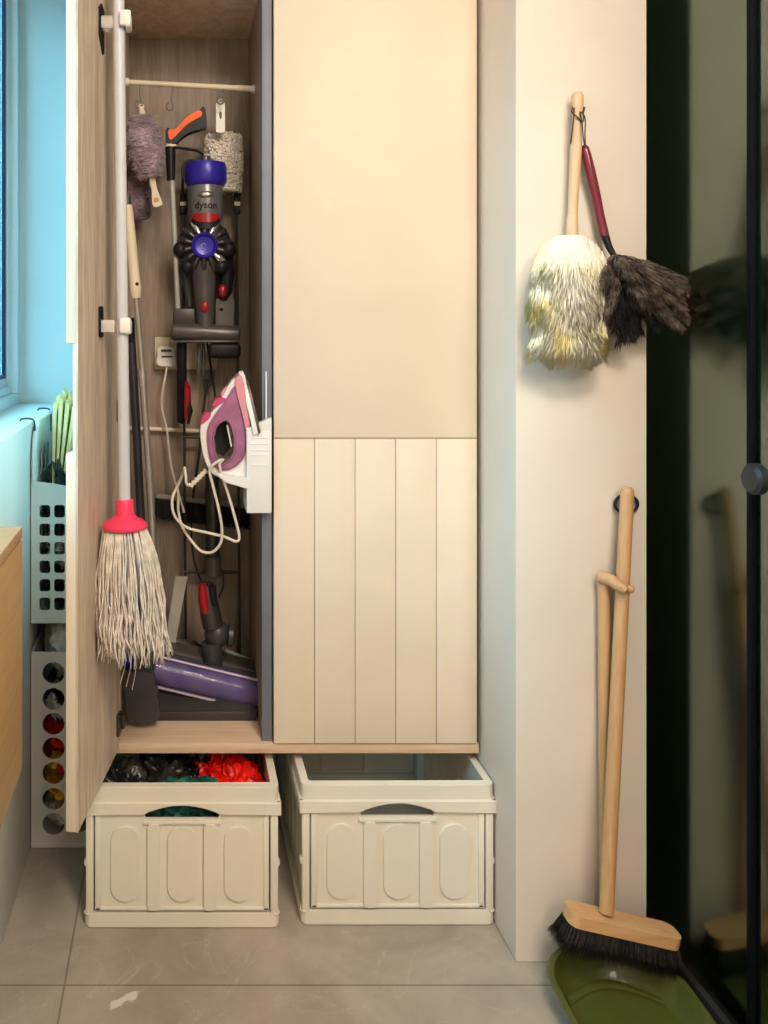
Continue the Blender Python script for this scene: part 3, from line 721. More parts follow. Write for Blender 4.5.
# canister stands upright on the cyclone
m = MB(); c = V(205.5, 217)
def hh(y): return (217 - y) * k_
M_can = mat('smoked_silver_plastic', (.17, .17, .18), .28, .3, var=.08, scale=14)
m.lathe([(.036, hh(226)), (.041, hh(219)), (.042, hh(200)), (.042, hh(186)), (.040, hh(184))], c, (0, 0, 1), 40); m.obj('canister', M_can, vc)
m = MB(); m.lathe([(.042, hh(187)), (.047, hh(185)), (.051, hh(182)), (.051, hh(168)), (.048, hh(164)), (.040, hh(163)), (.010, hh(163))], c, (0, 0, 1), 40); m.obj('filter_ring', M_blue, vc)
m = MB(); m.lathe([(.013, hh(165)), (.012, hh(157)), (.009, hh(156))], c, (0, 0, 1), 20); m.obj('top_knob', M_grey, vc)
m = MB(); m.sphere(V(205.5, 197, -.040), 1, scl=(.020, .005, .0085), sub=3); m.obj('badge_surround', M_grey, vc)
m = MB(); m.sphere(V(205.8, 197, -.0435), 1, scl=(.012, .004, .006), sub=3); m.obj('badge', M_steel, vc)
# red bow-shaped catch with black chin
m = MB(); t = bmesh.new()
def arcband(y0f, y1f, r, a0, a1, n=14, th=.006):
    rows = []
    for i in range(n + 1):
        a = a0 + (a1 - a0) * i / n; s_ = (a - (a0 + a1) / 2) / ((a1 - a0) / 2)
        rows.append([(math.sin(a), -math.cos(a), y0f(s_)), (math.sin(a), -math.cos(a), y1f(s_))])
    vs = [[t.verts.new(c + Vector((q[0] * rr, q[1] * rr, hh(q[2])))) for rr in (r, r + th) for q in row] for row in rows]
    for A, B in zip(vs, vs[1:]):
        t.faces.new((A[2], A[3], B[3], B[2])); t.faces.new((A[0], A[1], B[1], B[0])); t.faces.new((A[0], A[2], B[2], B[0])); t.faces.new((A[1], A[3], B[3], B[1]))
    for A in (vs[0], vs[-1]): t.faces.new((A[0], A[1], A[3], A[2]))
arcband(lambda s_: 215.5 + .6 * s_ * s_, lambda s_: 224.5 - 5 * s_ * s_ * abs(s_), .0405, -.75, .75); m.merge(t); m.obj('catch', M_red, vc)
t = bmesh.new(); m = MB(); arcband(lambda s_: 222.5 - 4 * s_ * s_, lambda s_: 231 - 7 * s_ * s_, .038, -.85, .85); m.merge(t); m.obj('chin', M_black, vc)
# wordmark
def text_obj(body, size, loc, parent, mt, name='lettering', wide=1.0, radius=None, rx=PI / 2):
    cu = bpy.data.curves.new('txt', 'FONT'); cu.body = body; cu.size = size; cu.extrude = .0003; cu.offset = .0005; cu.align_x = 'CENTER'; cu.align_y = 'CENTER'
    to = bpy.data.objects.new('txt', cu); C.objects.link(to)
    bpy.context.view_layer.update()
    me = bpy.data.meshes.new_from_object(to.evaluated_get(bpy.context.evaluated_depsgraph_get()))
    bpy.data.objects.remove(to); bpy.data.curves.remove(cu)
    m = MB(); m.bm.from_mesh(me); bpy.data.meshes.remove(me)
    bmesh.ops.subdivide_edges(m.bm, edges=[e for e in m.bm.edges if e.calc_length() > .003], cuts=2)
    loc = Vector(loc)
    for v in m.bm.verts:
        x, y, z = v.co; x *= wide
        if radius: v.co = loc + Vector((math.sin(x / radius) * (radius + z), -math.cos(x / radius) * (radius + z), y))
        else: v.co = loc + Vector((x, -z, y))
    return m.obj(name, mt, parent, smooth=False)
text_obj('dyson', .0235, V(205.5, 207.5), vc, M_black, radius=.0423, wide=1.0)
# cyclone: ring of cones around a blue hub facing forwards
hc = V(204, 247, -.012)
m = MB(); m.lathe([(.062, .03), (.066, .012), (.063, -.006), (.050, -.014), (.030, -.018), (0, -.018)], hc, (0, 1, 0), 40); m.obj('motor_body', M_black, vc)
for i in range(14):
    a = 2 * PI * i / 14 + .2; d_ = Vector((math.cos(a), 0, math.sin(a)))
    m = MB(); m.tube([hc + d_ * .028 - Y3 * .026, hc + d_ * .042 - Y3 * .024, hc + d_ * .057 - Y3 * .010, hc + d_ * .062 + Y3 * .006], [.0035, .0068, .0092, .006], 10)
    o = m.obj('cyclone_cone', M_steel if i in (2, 4, 12) else M_dsteel, vc)
m = MB(); m.lathe([(.031, .004), (.031, -.004), (.028, -.008), (.0245, -.006), (.022, .000), (.010, .003), (0, .003)], hc - Y3 * .028, (0, 1, 0), 40); m.obj('hub_cap', M_blue, vc)
m = MB(); sw = [hc + Vector((math.cos(a) * (.002 + .0016 * a), -.0265, math.sin(a) * (.002 + .0016 * a))) for a in [i * .4 for i in range(14)]]
m.tube(sw, .0011, 6); m.obj('hub_swirl', mat('pale_violet_plastic', (.30, .28, .70), .3), vc)
for sx, rr_ in ((-1, .020), (1, .022)):
    m = MB(); m.sphere(hc + Vector((sx * .057, -.004, -.008)), rr_, scl=(.85, 1, 1)); m.sphere(hc + Vector((sx * .040, -.008, -.048)), .019); m.obj('side_lobe', M_black, vc)
# neck narrowing to the motor head
m = MB(); m.tube([V(204, 262), V(204, 276), V(204.5, 290), V(205, 310), V(205, 330)], [.038, .029, .025, .023, .019], 24)
m.obj('neck', M_grey, vc)
m = MB(); m.sphere(V(204.5, 307, -.024), 1, scl=(.0095, .005, .014)); m.obj('release_button', M_red, vc)
m = MB(); m.tube([V(182, 262, .0), V(187, 285, .02), V(190, 306, .02)], [.015, .009, .006], 10); m.obj('strut', M_dgrey, vc)
# rear handle with battery and trigger on the right
m = MB(); m.tube([V(225, 258, .01), V(227, 275, .01), V(226, 292, .01), V(223, 300, .01)], [.020, .019, .015, .008], 16); m.obj('handle', M_black, vc)
m = MB(); m.sphere(V(222.5, 291, -.008), 1, scl=(.010, .008, .016)); m.obj('trigger', M_red, vc)
m = MB(); m.plate(rrect(V(216, 0).x, V(0, 326).z, V(234.5, 0).x, V(0, 298).z, .006), [circ(V(221.5, 0).x, V(0, 309.5).z, .004, 12)], (0, vd + .012, 0), X3, Z3, Y3, .02, .003); m.obj('battery', M_grey, vc)
# motor head lying across
m = MB(); a, b_ = V(171.5, 331), V(240, 334.5)
ax = (b_ - a).normalized(); Lh = (b_ - a).length
m.lathe([(.017, 0), (.0205, .003), (.0215, .008), (.0215, Lh - .008), (.0205, Lh - .003), (.017, Lh)], a, ax, 28, sx=1.0, sy=1.0)
m.box(a + Vector((.002, -.018, -.028)), b_ + Vector((-.002, .03, -.013)), .004); m.obj('motor_head', M_grey, vc)
m = MB(); m.box(V(173, 325, -.012), V(195, 308.5, .018), .004); m.obj('head_hinge', M_dgrey, vc)
m = MB(); q = V(224, 350); m.box((V(208, 0).x, vd - .018, V(0, 358).z), (V(240.5, 0).x, vd + .022, V(0, 343).z), .010, seg=4); m.obj('rear_roller', M_black, vc)

# accessories hanging below on the stand
ac = thing('crevice_nozzle', tuple(at(201, 345, 2.08)), 'slim dark grey nozzle hanging below the motor head of the vacuum cleaner', 'nozzle')
m = MB(); m.box(at(197, 374, 2.075), at(200.6, 343, 2.095), .002); m.box(at(202.2, 376, 2.075), at(205, 343, 2.095), .002); m.obj('tube', M_grey, ac)
m = MB(); m.plate(rrect(at(205, 0, 2.11).x, at(0, 386, 2.11).z, at(214, 0, 2.11).x, at(0, 371, 2.11).z, .003), [circ(at(209.5, 0, 2.11).x, at(0, 379.5, 2.11).z, .0042, 12)], (0, 2.108, 0), X3, Z3, Y3, .006); m.obj('hang_tab', M_dgrey, ac)
kn = thing('hand_tool', tuple(at(186, 400, 2.02)), 'small red and black hand tool hanging beside the black mop sleeve', 'tool')
m = MB(); m.tube([at(186.5, 382, 2.04), at(187.5, 388, 2.03), at(187.5, 405, 2.03), at(187, 420, 2.03)], [.004, .008, .009, .006], 12); m.obj('handle', M_red, kn)
m = MB(); m.tube([at(189, 402, 2.025), at(190, 411, 2.025), at(188, 424, 2.03)], [.004, .007, .003], 10); m.obj('blade_guard', M_black, kn)

# broom with long black rod hanging behind the iron
bd = 2.12
bm_ = thing('push_broom', tuple(at(200, 510, bd)), 'wide black-bristled broom head behind the iron cord', 'broom')
m = MB(); m.tube(smooth([at(207, 380, bd - .025), at(204, 405, bd - .02), at(199, 455, bd - .015), at(193, 498, bd - .01)], 4), [.0065] + [.0036] * 12, 8); m.obj('handle', M_wire, bm_)
m = MB(); a, b_ = at(156, 497, bd), at(251, 508, bd); m.tube([at(157, 497, bd), at(250, 507, bd)], .0085, 4); m.obj('head', mat('grey_beige_plastic', (.34, .30, .26), .5), bm_)
m = MB(); t = bmesh.new(); random.seed(3)
for i in range(900):
    f = rnd(0, 1); q = a.lerp(b_, f) + Vector((0, rnd(-.012, .012), -.004)); m.strand([q, q + Vector((rnd(-.003, .003), rnd(-.006, .006), -.03)), q + Vector((rnd(-.006, .006), rnd(-.01, .01), -.05 - rnd(0, .004)))], .0022, t)
m.merge(t); m.obj('bristles', M_black, bm_)
o = [x for x in C.objects if x.parent is bm_][-1]
# vacuum wand clipped to the stand, lower part
wn = thing('vacuum_wand', tuple(at(214, 576, 2.06)), 'short dark vacuum tube with a steel collar hanging behind the iron cord loops', 'tube')
m = MB(); m.tube([at(212, 470, 2.06), at(213, 560, 2.06)], .017, 20); m.obj('tube', M_dsteel, wn)
m = MB(); m.tube([at(213, 556, 2.06), at(213.3, 575, 2.06)], [.021, .020], 20); m.obj('collar', M_grey, wn)
m = MB(); m.tube(smooth([at(207, 343, 2.09), at(212, 375, 2.09), at(215, 400, 2.09), at(213, 440, 2.08), at(211, 472, 2.07)], 5), .0026, 8)
m.obj('cord', M_black, vc)

# ------------------------------------------------------------------ socket, charger and its cable
so = thing('wall_socket', tuple(at(185, 353, BK - .001)), 'cream double wall socket behind the vacuum cleaner', 'socket')
m = MB(); zz0, zz1 = at(0, 369.5, BK).z, at(0, 337, BK).z
m.box((at(154.5, 0, BK).x, BK - .010, zz0), (at(217, 0, BK).x, BK - .0005, zz1), .003); m.obj('plate', M_creamp, so)
m = MB()
for cx in (188, 203): 
    q = at(cx, 353, BK); m.box((q.x - .010, BK - .012, q.z - .012), (q.x + .010, BK - .0105, q.z + .012), .0005)
m.obj('outlet', M_white, so)
ch = thing('charger_plug', tuple(at(166, 356, BK - .02)), 'white charger plug in the wall socket', 'charger')
m = MB(); q = at(0, 0, 2.12)
m.plate(sm2([(at(x, 0, 2.11).x, at(0, y, 2.11).z) for x, y in [(158.5, 348), (166, 346.2), (173, 348), (175, 356), (176.5, 362), (174, 366), (160, 366), (156.5, 362), (157.5, 356)]], 4), [], (0, 2.108, 0), X3, Z3, Y3, .03, .005); m.obj('body', M_white, ch)
m = MB(); m.box((at(161, 0, 2.1).x, 2.1065, at(0, 351.8, 2.1).z), (at(171.5, 0, 2.1).x, 2.1085, at(0, 349.6, 2.1).z)); m.box((at(161.5, 0, 2.1).x, 2.1065, at(0, 357.6, 2.1).z), (at(172.5, 0, 2.1).x, 2.1085, at(0, 356, 2.1).z)); m.obj('dark_marking', M_dgrey, ch)
m = MB(); pts = [at(x, y, d) for x, y, d in [(166.5, 365, 2.12), (166, 373, 2.11), (162.5, 392, 2.10), (162, 408, 2.10), (166.5, 428, 2.10), (168.5, 445, 2.10), (171, 465, 2.09), (175.5, 483, 2.06), (178, 492, 2.02), (180.5, 500, 1.98), (184, 512, 1.93)]]
m.tube(smooth(pts, 6), .0026, 8); o = m.obj('cable', mat('white_cable_rubber', (.74, .69, .62), .45), ch)
M_cable = MATS['white_cable_rubber']
# thin white bar on the back panel
m = MB(); m.tube([(-.1265, 2.13, at(0, 428, 2.13).z), at(200, 431, 2.13)], .0052, 10)
br_ = tag(m.obj('towel_rail', M_creamp), 'thin cream bar low on the back of the open compartment', 'rail')

# ------------------------------------------------------------------ leaning poles beside the mop
tp = thing('telescopic_pole', tuple(at(152, 560, 2.0)), 'steel telescopic pole with a cream handle leaning beside the mop handle', 'pole')
m = MB(); q0, q1 = at(127.5, 205, 1.90), at(135, 284, 1.91)
m.tube([at(127, 196, 1.90), at(127.5, 208, 1.90)], [.009, .010], 16); m.obj('end_cap', M_dgrey, tp)
m = MB(); m.tube([q0, at(131, 240, 1.905), q1, at(135.3, 286, 1.91), at(136, 298, 1.912)], [.0112, .012, .0125, .0138, .0105], 20); m.obj('handle', M_creamp, tp)
m = MB(); m.lathe([(.004, 0), (.0035, .001), (0, .001)], at(137, 284, 1.897), (0, -1, 0), 14); m.obj('hang_hole', M_black, tp)
m = MB(); m.tube([at(136, 296, 1.912), at(143, 376, 1.94)], .0062, 14); m.obj('tube', M_steel, tp)
m = MB(); m.tube([at(142, 370, 1.938), at(143, 386, 1.94)], .0095, 14); m.obj('lock_collar', M_steel, tp)
m = MB(); m.tube([at(143, 384, 1.94), at(149.5, 476, 1.97)], .0078, 14); m.obj('tube', M_steel, tp)
m = MB(); m.tube([at(148.6, 470, 1.967), at(149.4, 478, 1.97)], .0105, 14); m.obj('lock_collar', M_steel, tp)
m = MB(); m.tube([at(149.5, 476, 1.97), at(154, 560, 2.0), at(158, 655, 2.03)], .0088, 14); m.obj('tube', M_steel, tp)
dp_ = thing('dark_pole', tuple(at(145, 520, 1.99)), 'dark metal pole with a black cap behind the white mop handle', 'pole')
m = MB(); m.tube([at(130.5, 318, 1.93), at(131, 342, 1.935)], .0095, 14); m.obj('cap', M_black, dp_)
m = MB(); m.tube([at(131, 338, 1.935), at(137, 440, 1.96), at(147, 640, 2.01)], .0100, 16); m.obj('tube', mat('dark_violet_steel', (.10, .09, .12), .3, .8), dp_)

# ------------------------------------------------------------------ iron on its holder
idp = 1.80
def z5(pts, d=idp): return [((180 + x * .15625 - CX) * d / F, EYE - (360 + y * .15625 - CY) * d / F) for x, y in pts]
ir = thing('steam_iron', (z5([(300, 740)])[0][0], idp, z5([(300, 740)])[0][1]), 'pink and white steam iron standing on its end in a white holder', 'iron')
M_pk = mat('rose_pink_plastic', (.72, .30, .36), .3, var=.06)
M_iw = mat('iron_white_plastic', (.82, .79, .78), .32, var=.03)
M_dpk = mat('deep_pink_plastic', (.58, .07, .18), .3, var=.1)
M_pur = mat('translucent_plum_plastic', (.36, .13, .26), .2, var=.25, scale=30, coat=.5)
hole = sm2(z5([(245, 402), (285, 372), (315, 400), (335, 470), (338, 560), (310, 620), (262, 645), (232, 600), (215, 530), (217, 455)]), 3)
m = MB(); outl = sm2(z5([(400, 72), (425, 170), (450, 290), (470, 405), (428, 440), (424, 600), (424, 750), (330, 752), (235, 735), (188, 695), (150, 610), (131, 500), (132, 420), (150, 370), (200, 330), (262, 245), (320, 140), (360, 105)]), 3)
m.plate(outl, [hole], (0, idp - .022, 0), X3, Z3, Y3, .044, .006); m.obj('shell', M_iw, ir)
m = MB(); o1 = sm2(z5([(345, 160), (375, 250), (400, 360), (415, 480), (412, 590), (375, 650), (310, 690), (255, 690), (205, 660), (178, 580), (168, 480), (178, 410), (215, 345), (280, 260)]), 3)
m.plate(o1, [hole], (0, idp - .030, 0), X3, Z3, Y3, .060, .004); m.obj('tank', M_pur, ir)
m = MB(); m.plate(sm2(z5([(352, 110), (388, 95), (410, 200), (428, 330), (440, 400), (428, 420), (415, 440), (395, 350), (368, 250), (350, 170)]), 3), [], (0, idp - .034, 0), X3, Z3, Y3, .068, .004); m.obj('skirt', M_pk, ir)
m = MB(); m.plate(sm2(z5([(262, 205), (300, 165), (318, 172), (300, 225), (270, 245)]), 3), [], (0, idp - .014, 0), X3, Z3, Y3, .028, .003); m.obj('spray_nozzle', M_pk, ir)
m = MB(); m.plate(sm2(z5([(128, 400), (140, 360), (165, 330), (195, 335), (185, 365), (150, 395)]), 3), [], (0, idp - .025, 0), X3, Z3, Y3, .050, .003)
m.plate(sm2(z5([(205, 275), (240, 235), (290, 240), (275, 262), (230, 290), (212, 290)]), 3), [], (0, idp - .025, 0), X3, Z3, Y3, .050, .003); m.obj('control_button', M_dpk, ir)
m = MB(); m.tube([Vector((a, idp - .020, b_)) for a, b_ in z5([(298, 408), (325, 545)])], .0018, 8); m.obj('trim_strip', M_white, ir)
m = MB(); m.plate(z5([(236, 420), (300, 395), (322, 470), (325, 560), (280, 625), (240, 600), (224, 520)]), [], (0, idp + .012, 0), X3, Z3, Y3, .004); m.obj('inner_grip', M_black, ir)
# sole plate: a thin pointed plate facing the divider
tipp, bot = z5([(405, 68)])[0], z5([(482, 415)])[0]
dv = Vector((bot[0] - tipp[0], 0, bot[1] - tipp[1])); Ls = dv.length * 1.02; dv.normalize(); nn = Vector((-dv.z, 0, dv.x))
m = MB(); half = [(0, 0), (.02, .018), (.05, .032), (.09, .042), (.13, .046), (Ls, .046)]
loop = [(a, -b_) for a, b_ in half] + [(a, b_) for a, b_ in half[::-1][:-1]]
m.plate(loop, [], Vector((tipp[0], idp, tipp[1])) - nn * .001, dv, Y3, nn * (1 if nn.x > 0 else -1), .0055, .0008); m.obj('sole_plate', M_dsteel, ir)
m = MB(); loop2 = [(a + .004, b_ * .93) for a, b_ in loop[1:-0]]; m.plate(loop, [], Vector((tipp[0], idp, tipp[1])) - nn * (.0105 if nn.x > 0 else -.0105), dv, Y3, nn * (1 if nn.x > 0 else -1), .0095, .001); m.obj('sole_frame', M_iw, ir)
# cord
M_cd = mat('cream_cord_fabric', (.78, .72, .64), .6, var=.06)
def zc(x, y, d): return at(100 + x * .234375, 320 + y * .234375, d)
m = MB(); m.tube([zc(455, 640, 1.80), zc(385, 710, 1.79)], [.0048, .0042], 12)
for i in range(6): q = zc(450, 645, 1.80).lerp(zc(388, 706, 1.79), i / 5); dd = (zc(385, 710, 1.79) - zc(455, 640, 1.80)).normalized(); m.tube([q - dd * .0018, q + dd * .0018], .0062, 12)
m.obj('cord_sleeve', M_cd, ir)
m = MB(); m.tube(smooth([zc(388, 707, 1.79), zc(370, 700, 1.785), zc(366, 665, 1.785), zc(360, 630, 1.80), zc(352, 660, 1.83), zc(330, 710, 1.84), zc(308, 765, 1.83), zc(318, 835, 1.82), zc(370, 885, 1.81), zc(460, 908, 1.80), zc(530, 925, 1.79), zc(580, 945, 1.78), zc(594, 925, 1.78),
                           zc(580, 860, 1.78), zc(555, 770, 1.78), zc(530, 690, 1.775), zc(510, 620, 1.765), zc(524, 597, 1.762), zc(500, 605, 1.762), zc(468, 640, 1.768), zc(480, 700, 1.775), zc(505, 800, 1.78), zc(520, 890, 1.785),
                           zc(515, 950, 1.79), zc(480, 990, 1.80), zc(430, 985, 1.81), zc(385, 935, 1.82), zc(350, 880, 1.84), zc(334, 810, 1.87), zc(335, 750, 1.90), zc(330, 720, 1.93)], 6), .0030, 8)
m.obj('cord', M_cd, ir)
# holder
hd = thing('iron_holder', (.155, 1.78, at(0, 513, 1.76).z), 'white ribbed plastic iron holder fixed on the divider edge', 'holder')
m = MB(); xa, xb_ = at(246.5, 0, 1.765).x, at(272, 0, 1.765).x; za, zc_ = at(0, 513, 1.765).z, at(0, 430, 1.765).z
m.box((xa, 1.762, za), (xb_ - .001, 1.786, zc_), .002)
m.plate([(xa, zc_ - .0005), (xb_ - .001, zc_ - .0005), (xb_ - .001, at(0, 418, 1.765).z), (xa + .02, at(0, 424, 1.765).z), (xa, zc_ + .003)], [], (0, 1.7625, 0), X3, Z3, Y3, .024, .001)
m.box((xa, 1.786, za), (.1725, 1.86, zc_ - .005), .002)
for yy in (438, 444, 450, 455, 465): 
    q = at(0, yy, 1.765).z; m.box((xa + .006, 1.7605, q - .0008), (xb_ - .008, 1.7635, q + .0008), .0004)
m.obj('body', M_white, hd)
m = MB(); q0 = at(216, 472, 1.78); q1 = at(250, 488, 1.78)
m.plate([(q0.x, q0.z - .002), (q0.x, q0.z), (q1.x, at(0, 477, 1.78).z), (q1.x, q1.z), (q0.x + .02, at(0, 481, 1.78).z)], [], (0, 1.76, 0), X3, Z3, Y3, .09, .001); m.obj('ledge', M_white, hd)
m = MB(); m.box((at(267, 0, 1.775).x - .002, 1.786, zc_), (at(267, 0, 1.775).x + .001, 1.792, at(0, 372, 1.775).z)); m.obj('mounting_strip', M_white, hd)

# ------------------------------------------------------------------ wardrobe floor: vacuum heads, board
FZ = BZ + .021
# dark tray / flat head along the front
td = thing('flat_floor_head', (.03, 1.90, FZ), 'flat dark grey floor nozzle lying at the front of the wardrobe floor', 'nozzle')
m = MB(); a, b_ = at(155, 0, 1.90).x, .171
zf = at(0, 706, 1.885).z
m.box((a, 1.885, FZ), (b_, 2.02, FZ + .022), .004); m.obj('lower_body', M_dgrey, td)
m = MB(); m.plate([(1.885 + .002, FZ + .020), (2.02, FZ + .020), (2.02, FZ + .055), (1.93, FZ + .048)], [], (a + .004, 0, 0), Y3, Z3, X3, b_ - a - .008, .004); m.obj('upper_body', M_dgrey, td)
# transparent purple roller head lying tilted on it
rh = thing('roller_head', (.05, 1.95, .36), 'purple brush roller in clear housing, tilted on the wardrobe floor', 'floor head')
ra, rb = at(150, 667, 1.93), at(263, 694, 1.93)
axr = (rb - ra).normalized(); Lr = (rb - ra).length
M_purr = mat('purple_brush_roller', (.055, .03, .22), .4, col2=(.17, .11, .27), scale=30, stretch=(1, 1, 1), ramp=(.4, .7))
m = MB(); m.lathe([(.026, .004), (.030, .008), (.030, Lr - .008), (.026, Lr - .004)], ra, axr, 28); m.obj('roller', M_purr, rh)
m = MB()
M_ch = mat('violet_clear_plastic', (.20, .17, .42), .10, var=.03, alpha=.20, coat=.6)
m.lathe([(.036, .0), (.0375, .003), (.0375, Lr - .003), (.036, Lr), (.0335, Lr), (.0335, 0)], ra, axr, 32); m.obj('clear_housing', M_ch, rh)
m = MB(); m.lathe([(.030, -.012), (.038, -.008), (.040, .004), (.038, .010), (.031, .010)], ra, axr, 28); m.obj('end_cap', M_dgrey, rh)
m = MB(); m.lathe([(.031, -.006), (.038, -.004), (.038, .006), (.030, .008)], rb, axr, 28); m.obj('end_cap', M_dgrey, rh)
up = Vector((-axr.z, 0, axr.x)); up = up if up.z > 0 else -up
m = MB(); 
for y0, r_ in ((-.020, .0030),):
    m.tube([ra + up * .034 - Y3 * .016 + axr * .01, rb + up * .034 - Y3 * .016], .0032, 8); m.tube([ra - up * .033 - Y3 * .017 + axr * .01, rb - up * .033 - Y3 * .017], .0036, 8)
m.obj('edge_trim', mat('pale_violet_trim', (.50, .42, .55), .2, .3), rh)
m = MB(); t = bmesh.new(); bmesh.ops.create_cube(t, size=1)
MR = Matrix.Translation(ra + axr * (Lr * .55) + Y3 * .055 + up * .030) @ Matrix.Rotation(-math.atan2(axr.z, axr.x) * 1, 4, 'Y')
t.transform(Matrix.Diagonal((Lr * .86, .07, .022, 1))); bmesh.ops.bevel(t, geom=t.edges[:], offset=.008, segments=3, affect='EDGES'); m.merge(t, M=MR); m.obj('rear_cover', M_grey, rh)
# swivel neck with red catch
m = MB(); m.tube(smooth([at(214, 672, 1.955), at(212.5, 655, 1.95), at(211, 642, 1.95)], 4), [.021] * 3 + [.022] * 3 + [.024] * 3, 20); m.obj('neck', M_dgrey, rh)
m = MB(); m.sphere(at(217, 634, 1.955), .030, scl=(1, .9, 1.05)); m.lathe([(.026, 0), (.026, .010), (.020, .014), (0, .014)], at(228, 635, 1.95), (1, 0, -.1), 24); m.obj('ball_joint', M_dgrey, rh)
for i in range(4):
    pass
m = MB(); m.tube([at(213, 626, 1.95), at(210, 612, 1.95), at(207.5, 597, 1.95), at(205.5, 584, 1.95)], [.024, .024, .0205, .017], 24); m.obj('swivel_neck', M_dsteel, rh)
m = MB(); m.tube([at(206, 612, 1.938), at(203.5, 600, 1.937), at(202, 584, 1.937)], [.012, .013, .009], 16); m.obj('release_catch', M_red, rh)
m = MB(); m.tube([at(214, 604, 1.935), at(212, 586, 1.935)], [.009, .008], 12); m.obj('electric_contact', M_black, rh)
m = MB(); m.tube(smooth([at(191, 505, 2.09), at(192, 545, 2.08), at(196, 568, 2.05), at(203, 585, 1.97)], 5), .0022, 8); m.obj('cord', M_black, rh)
m = MB(); m.tube(smooth([at(222, 570, 2.03), at(223.5, 585, 2.0), at(219, 597, 1.96)], 5), .0022, 8); m.obj('cord', M_black, rh)
# second grey head behind
gh = thing('grey_floor_head', (.0, 2.06, .36), 'slim grey floor head lying behind the purple roller', 'floor head')
m = MB(); a, b_ = at(168, 640, 2.06), at(262, 668, 2.06); m.tube([a, b_], .013, 16); m.obj('tube_housing', M_grey, gh)
m = MB(); m.tube([at(224, 650, 2.035), at(256, 663, 2.035)], .005, 10); m.obj('pale_strip', mat('pale_green_plastic', (.35, .48, .42), .4), gh)
m = MB(); m.tube([at(192, 645, 2.03), at(204, 652, 2.03)], [.012, .010], 12); m.obj('end_cap', M_dsteel, gh)
m = MB(); c_ = (a + b_) / 2; m.box((a.x + .01, 2.055, FZ), (b_.x - .01, 2.085, c_.z - .02), .004); m.obj('support', M_dgrey, gh)
# upright grey tool at left front
lt = thing('upholstery_tool', tuple(at(143, 722, 1.845)), 'dark grey upright vacuum tool at the left corner of the wardrobe floor', 'nozzle')
ld = 1.86
m = MB(); m.plate(sm2([((x - CX) * ld / F, EYE - (y - CY) * ld / F) for x, y in [(127, 672), (140, 668), (152, 672), (157, 690), (160, 707), (158, 716.5), (147, 720), (133, 719), (128, 712), (125, 690)]], 4), [], (0, ld - .02, 0), X3, Z3, Y3, .045, .010)
zmin = min(v.co.z for v in m.bm.verts); sh = FZ + .001 - zmin
for v in m.bm.verts: v.co.z += max(0, sh) if zmin < FZ else 0
m.obj('body', M_dgrey, lt)
m = MB(); m.tube([at(146, 692, ld), at(146, 668, ld + .02), at(150, 648, ld + .03)], [.022, .018, .015], 16); m.obj('neck', M_dgrey, lt)
m = MB(); m.sphere(at(127, 657, ld + .035), .022, scl=(.8, 1, 1.3)); m.obj('release_cap', M_blue, lt)
# pale board leaning behind the mop
m = MB(); bdp = 2.0
pts = [((x - CX) * bdp / F, EYE - (y - CY) * bdp / F) for x, y in [(175, 577), (187.5, 577), (176, 640), (170, 690), (158, 690)]]
m.plate(pts, [], (0, bdp, 0), X3, Z3, Y3, .010, .002)
tag(m.obj('leaning_board', mat('pale_grey_plastic', (.42, .39, .35), .45)), 'narrow pale grey board leaning behind the mop yarn', 'board')

# ------------------------------------------------------------------ dusters on the pillar
pd = 1.575
hk = thing('wall_hook', tuple(at(578, 112, 1.598)), 'small dark hook high on the pillar, holding both dusters', 'hook')
m = MB(); m.lathe([(.008, 0), (.008, .002), (.004, .003), (0, .003)], at(577, 113, 1.5995), (0, -1, 0), 16); m.obj('base', M_dsteel, hk)
m = MB(); q = at(577, 113, 1.597); m.tube(smooth([q, q + Vector((0, -.012, -.004)), q + Vector((0, -.024, -.005)), q + Vector((0, -.029, .004))], 4), .0018, 8); m.obj('prong', M_dsteel, hk)
wl = thing('wool_duster', tuple(at(577, 95, pd)), 'yellow and white lambswool duster with a pale wooden handle on the pillar', 'duster')
m = MB(); hp = [at(577.5, 92, pd), at(577.5, 96, pd), at(577.5, 108, pd), at(576.8, 120, pd), at(576, 150, pd), at(573.5, 195, pd), at(572.5, 215, pd), at(572.3, 217, pd), at(571.8, 240, pd - .002)]
m.tube(hp, [.006, .0108, .0100, .0078, .0105, .0090, .0085, .0098, .0115], 20); m.obj('handle', M_palebeech, wl)
m = MB(); q = at(577, 108, pd)
m.tube(smooth([at(573, 106, pd), at(572, 112, pd - .008), at(577, 117, pd - .011), at(583, 122, pd - .008), at(583, 110, pd - .006)], 5), .0013, 6)
m.tube(smooth([at(574, 108, pd - .006), at(573, 125, pd - .010), at(570.5, 144, pd - .004)], 4), .0014, 6); m.obj('leather_loop', mat('dark_leather_cord', (.06, .04, .04), .6), wl)
M_wool = bpy.data.materials.new('dyed_lambswool'); M_wool.use_nodes = True
nt = M_wool.node_tree; N = nt.nodes.new; L = nt.links.new; b = nt.nodes['Principled BSDF']
tc = N('ShaderNodeTexCoord'); nz = N('ShaderNodeTexNoise'); nz.inputs['Scale'].default_value = 13; nz.inputs['Detail'].default_value = 2.5; L(tc.outputs['Object'], nz.inputs['Vector'])
rp = N('ShaderNodeValToRGB'); e = rp.color_ramp.elements; e[0].position = .40; e[0].color = (.97, .94, .84, 1); e[1].position = .68; e[1].color = (.97, .84, .36, 1)
e2 = rp.color_ramp.elements.new(.56); e2.color = (.94, .90, .68, 1)
L(nz.outputs['Fac'], rp.inputs['Fac']); L(rp.outputs[0], b.inputs['Base Color']); b.inputs['Roughness'].default_value = .85
random.seed(21)
wc = 1.545
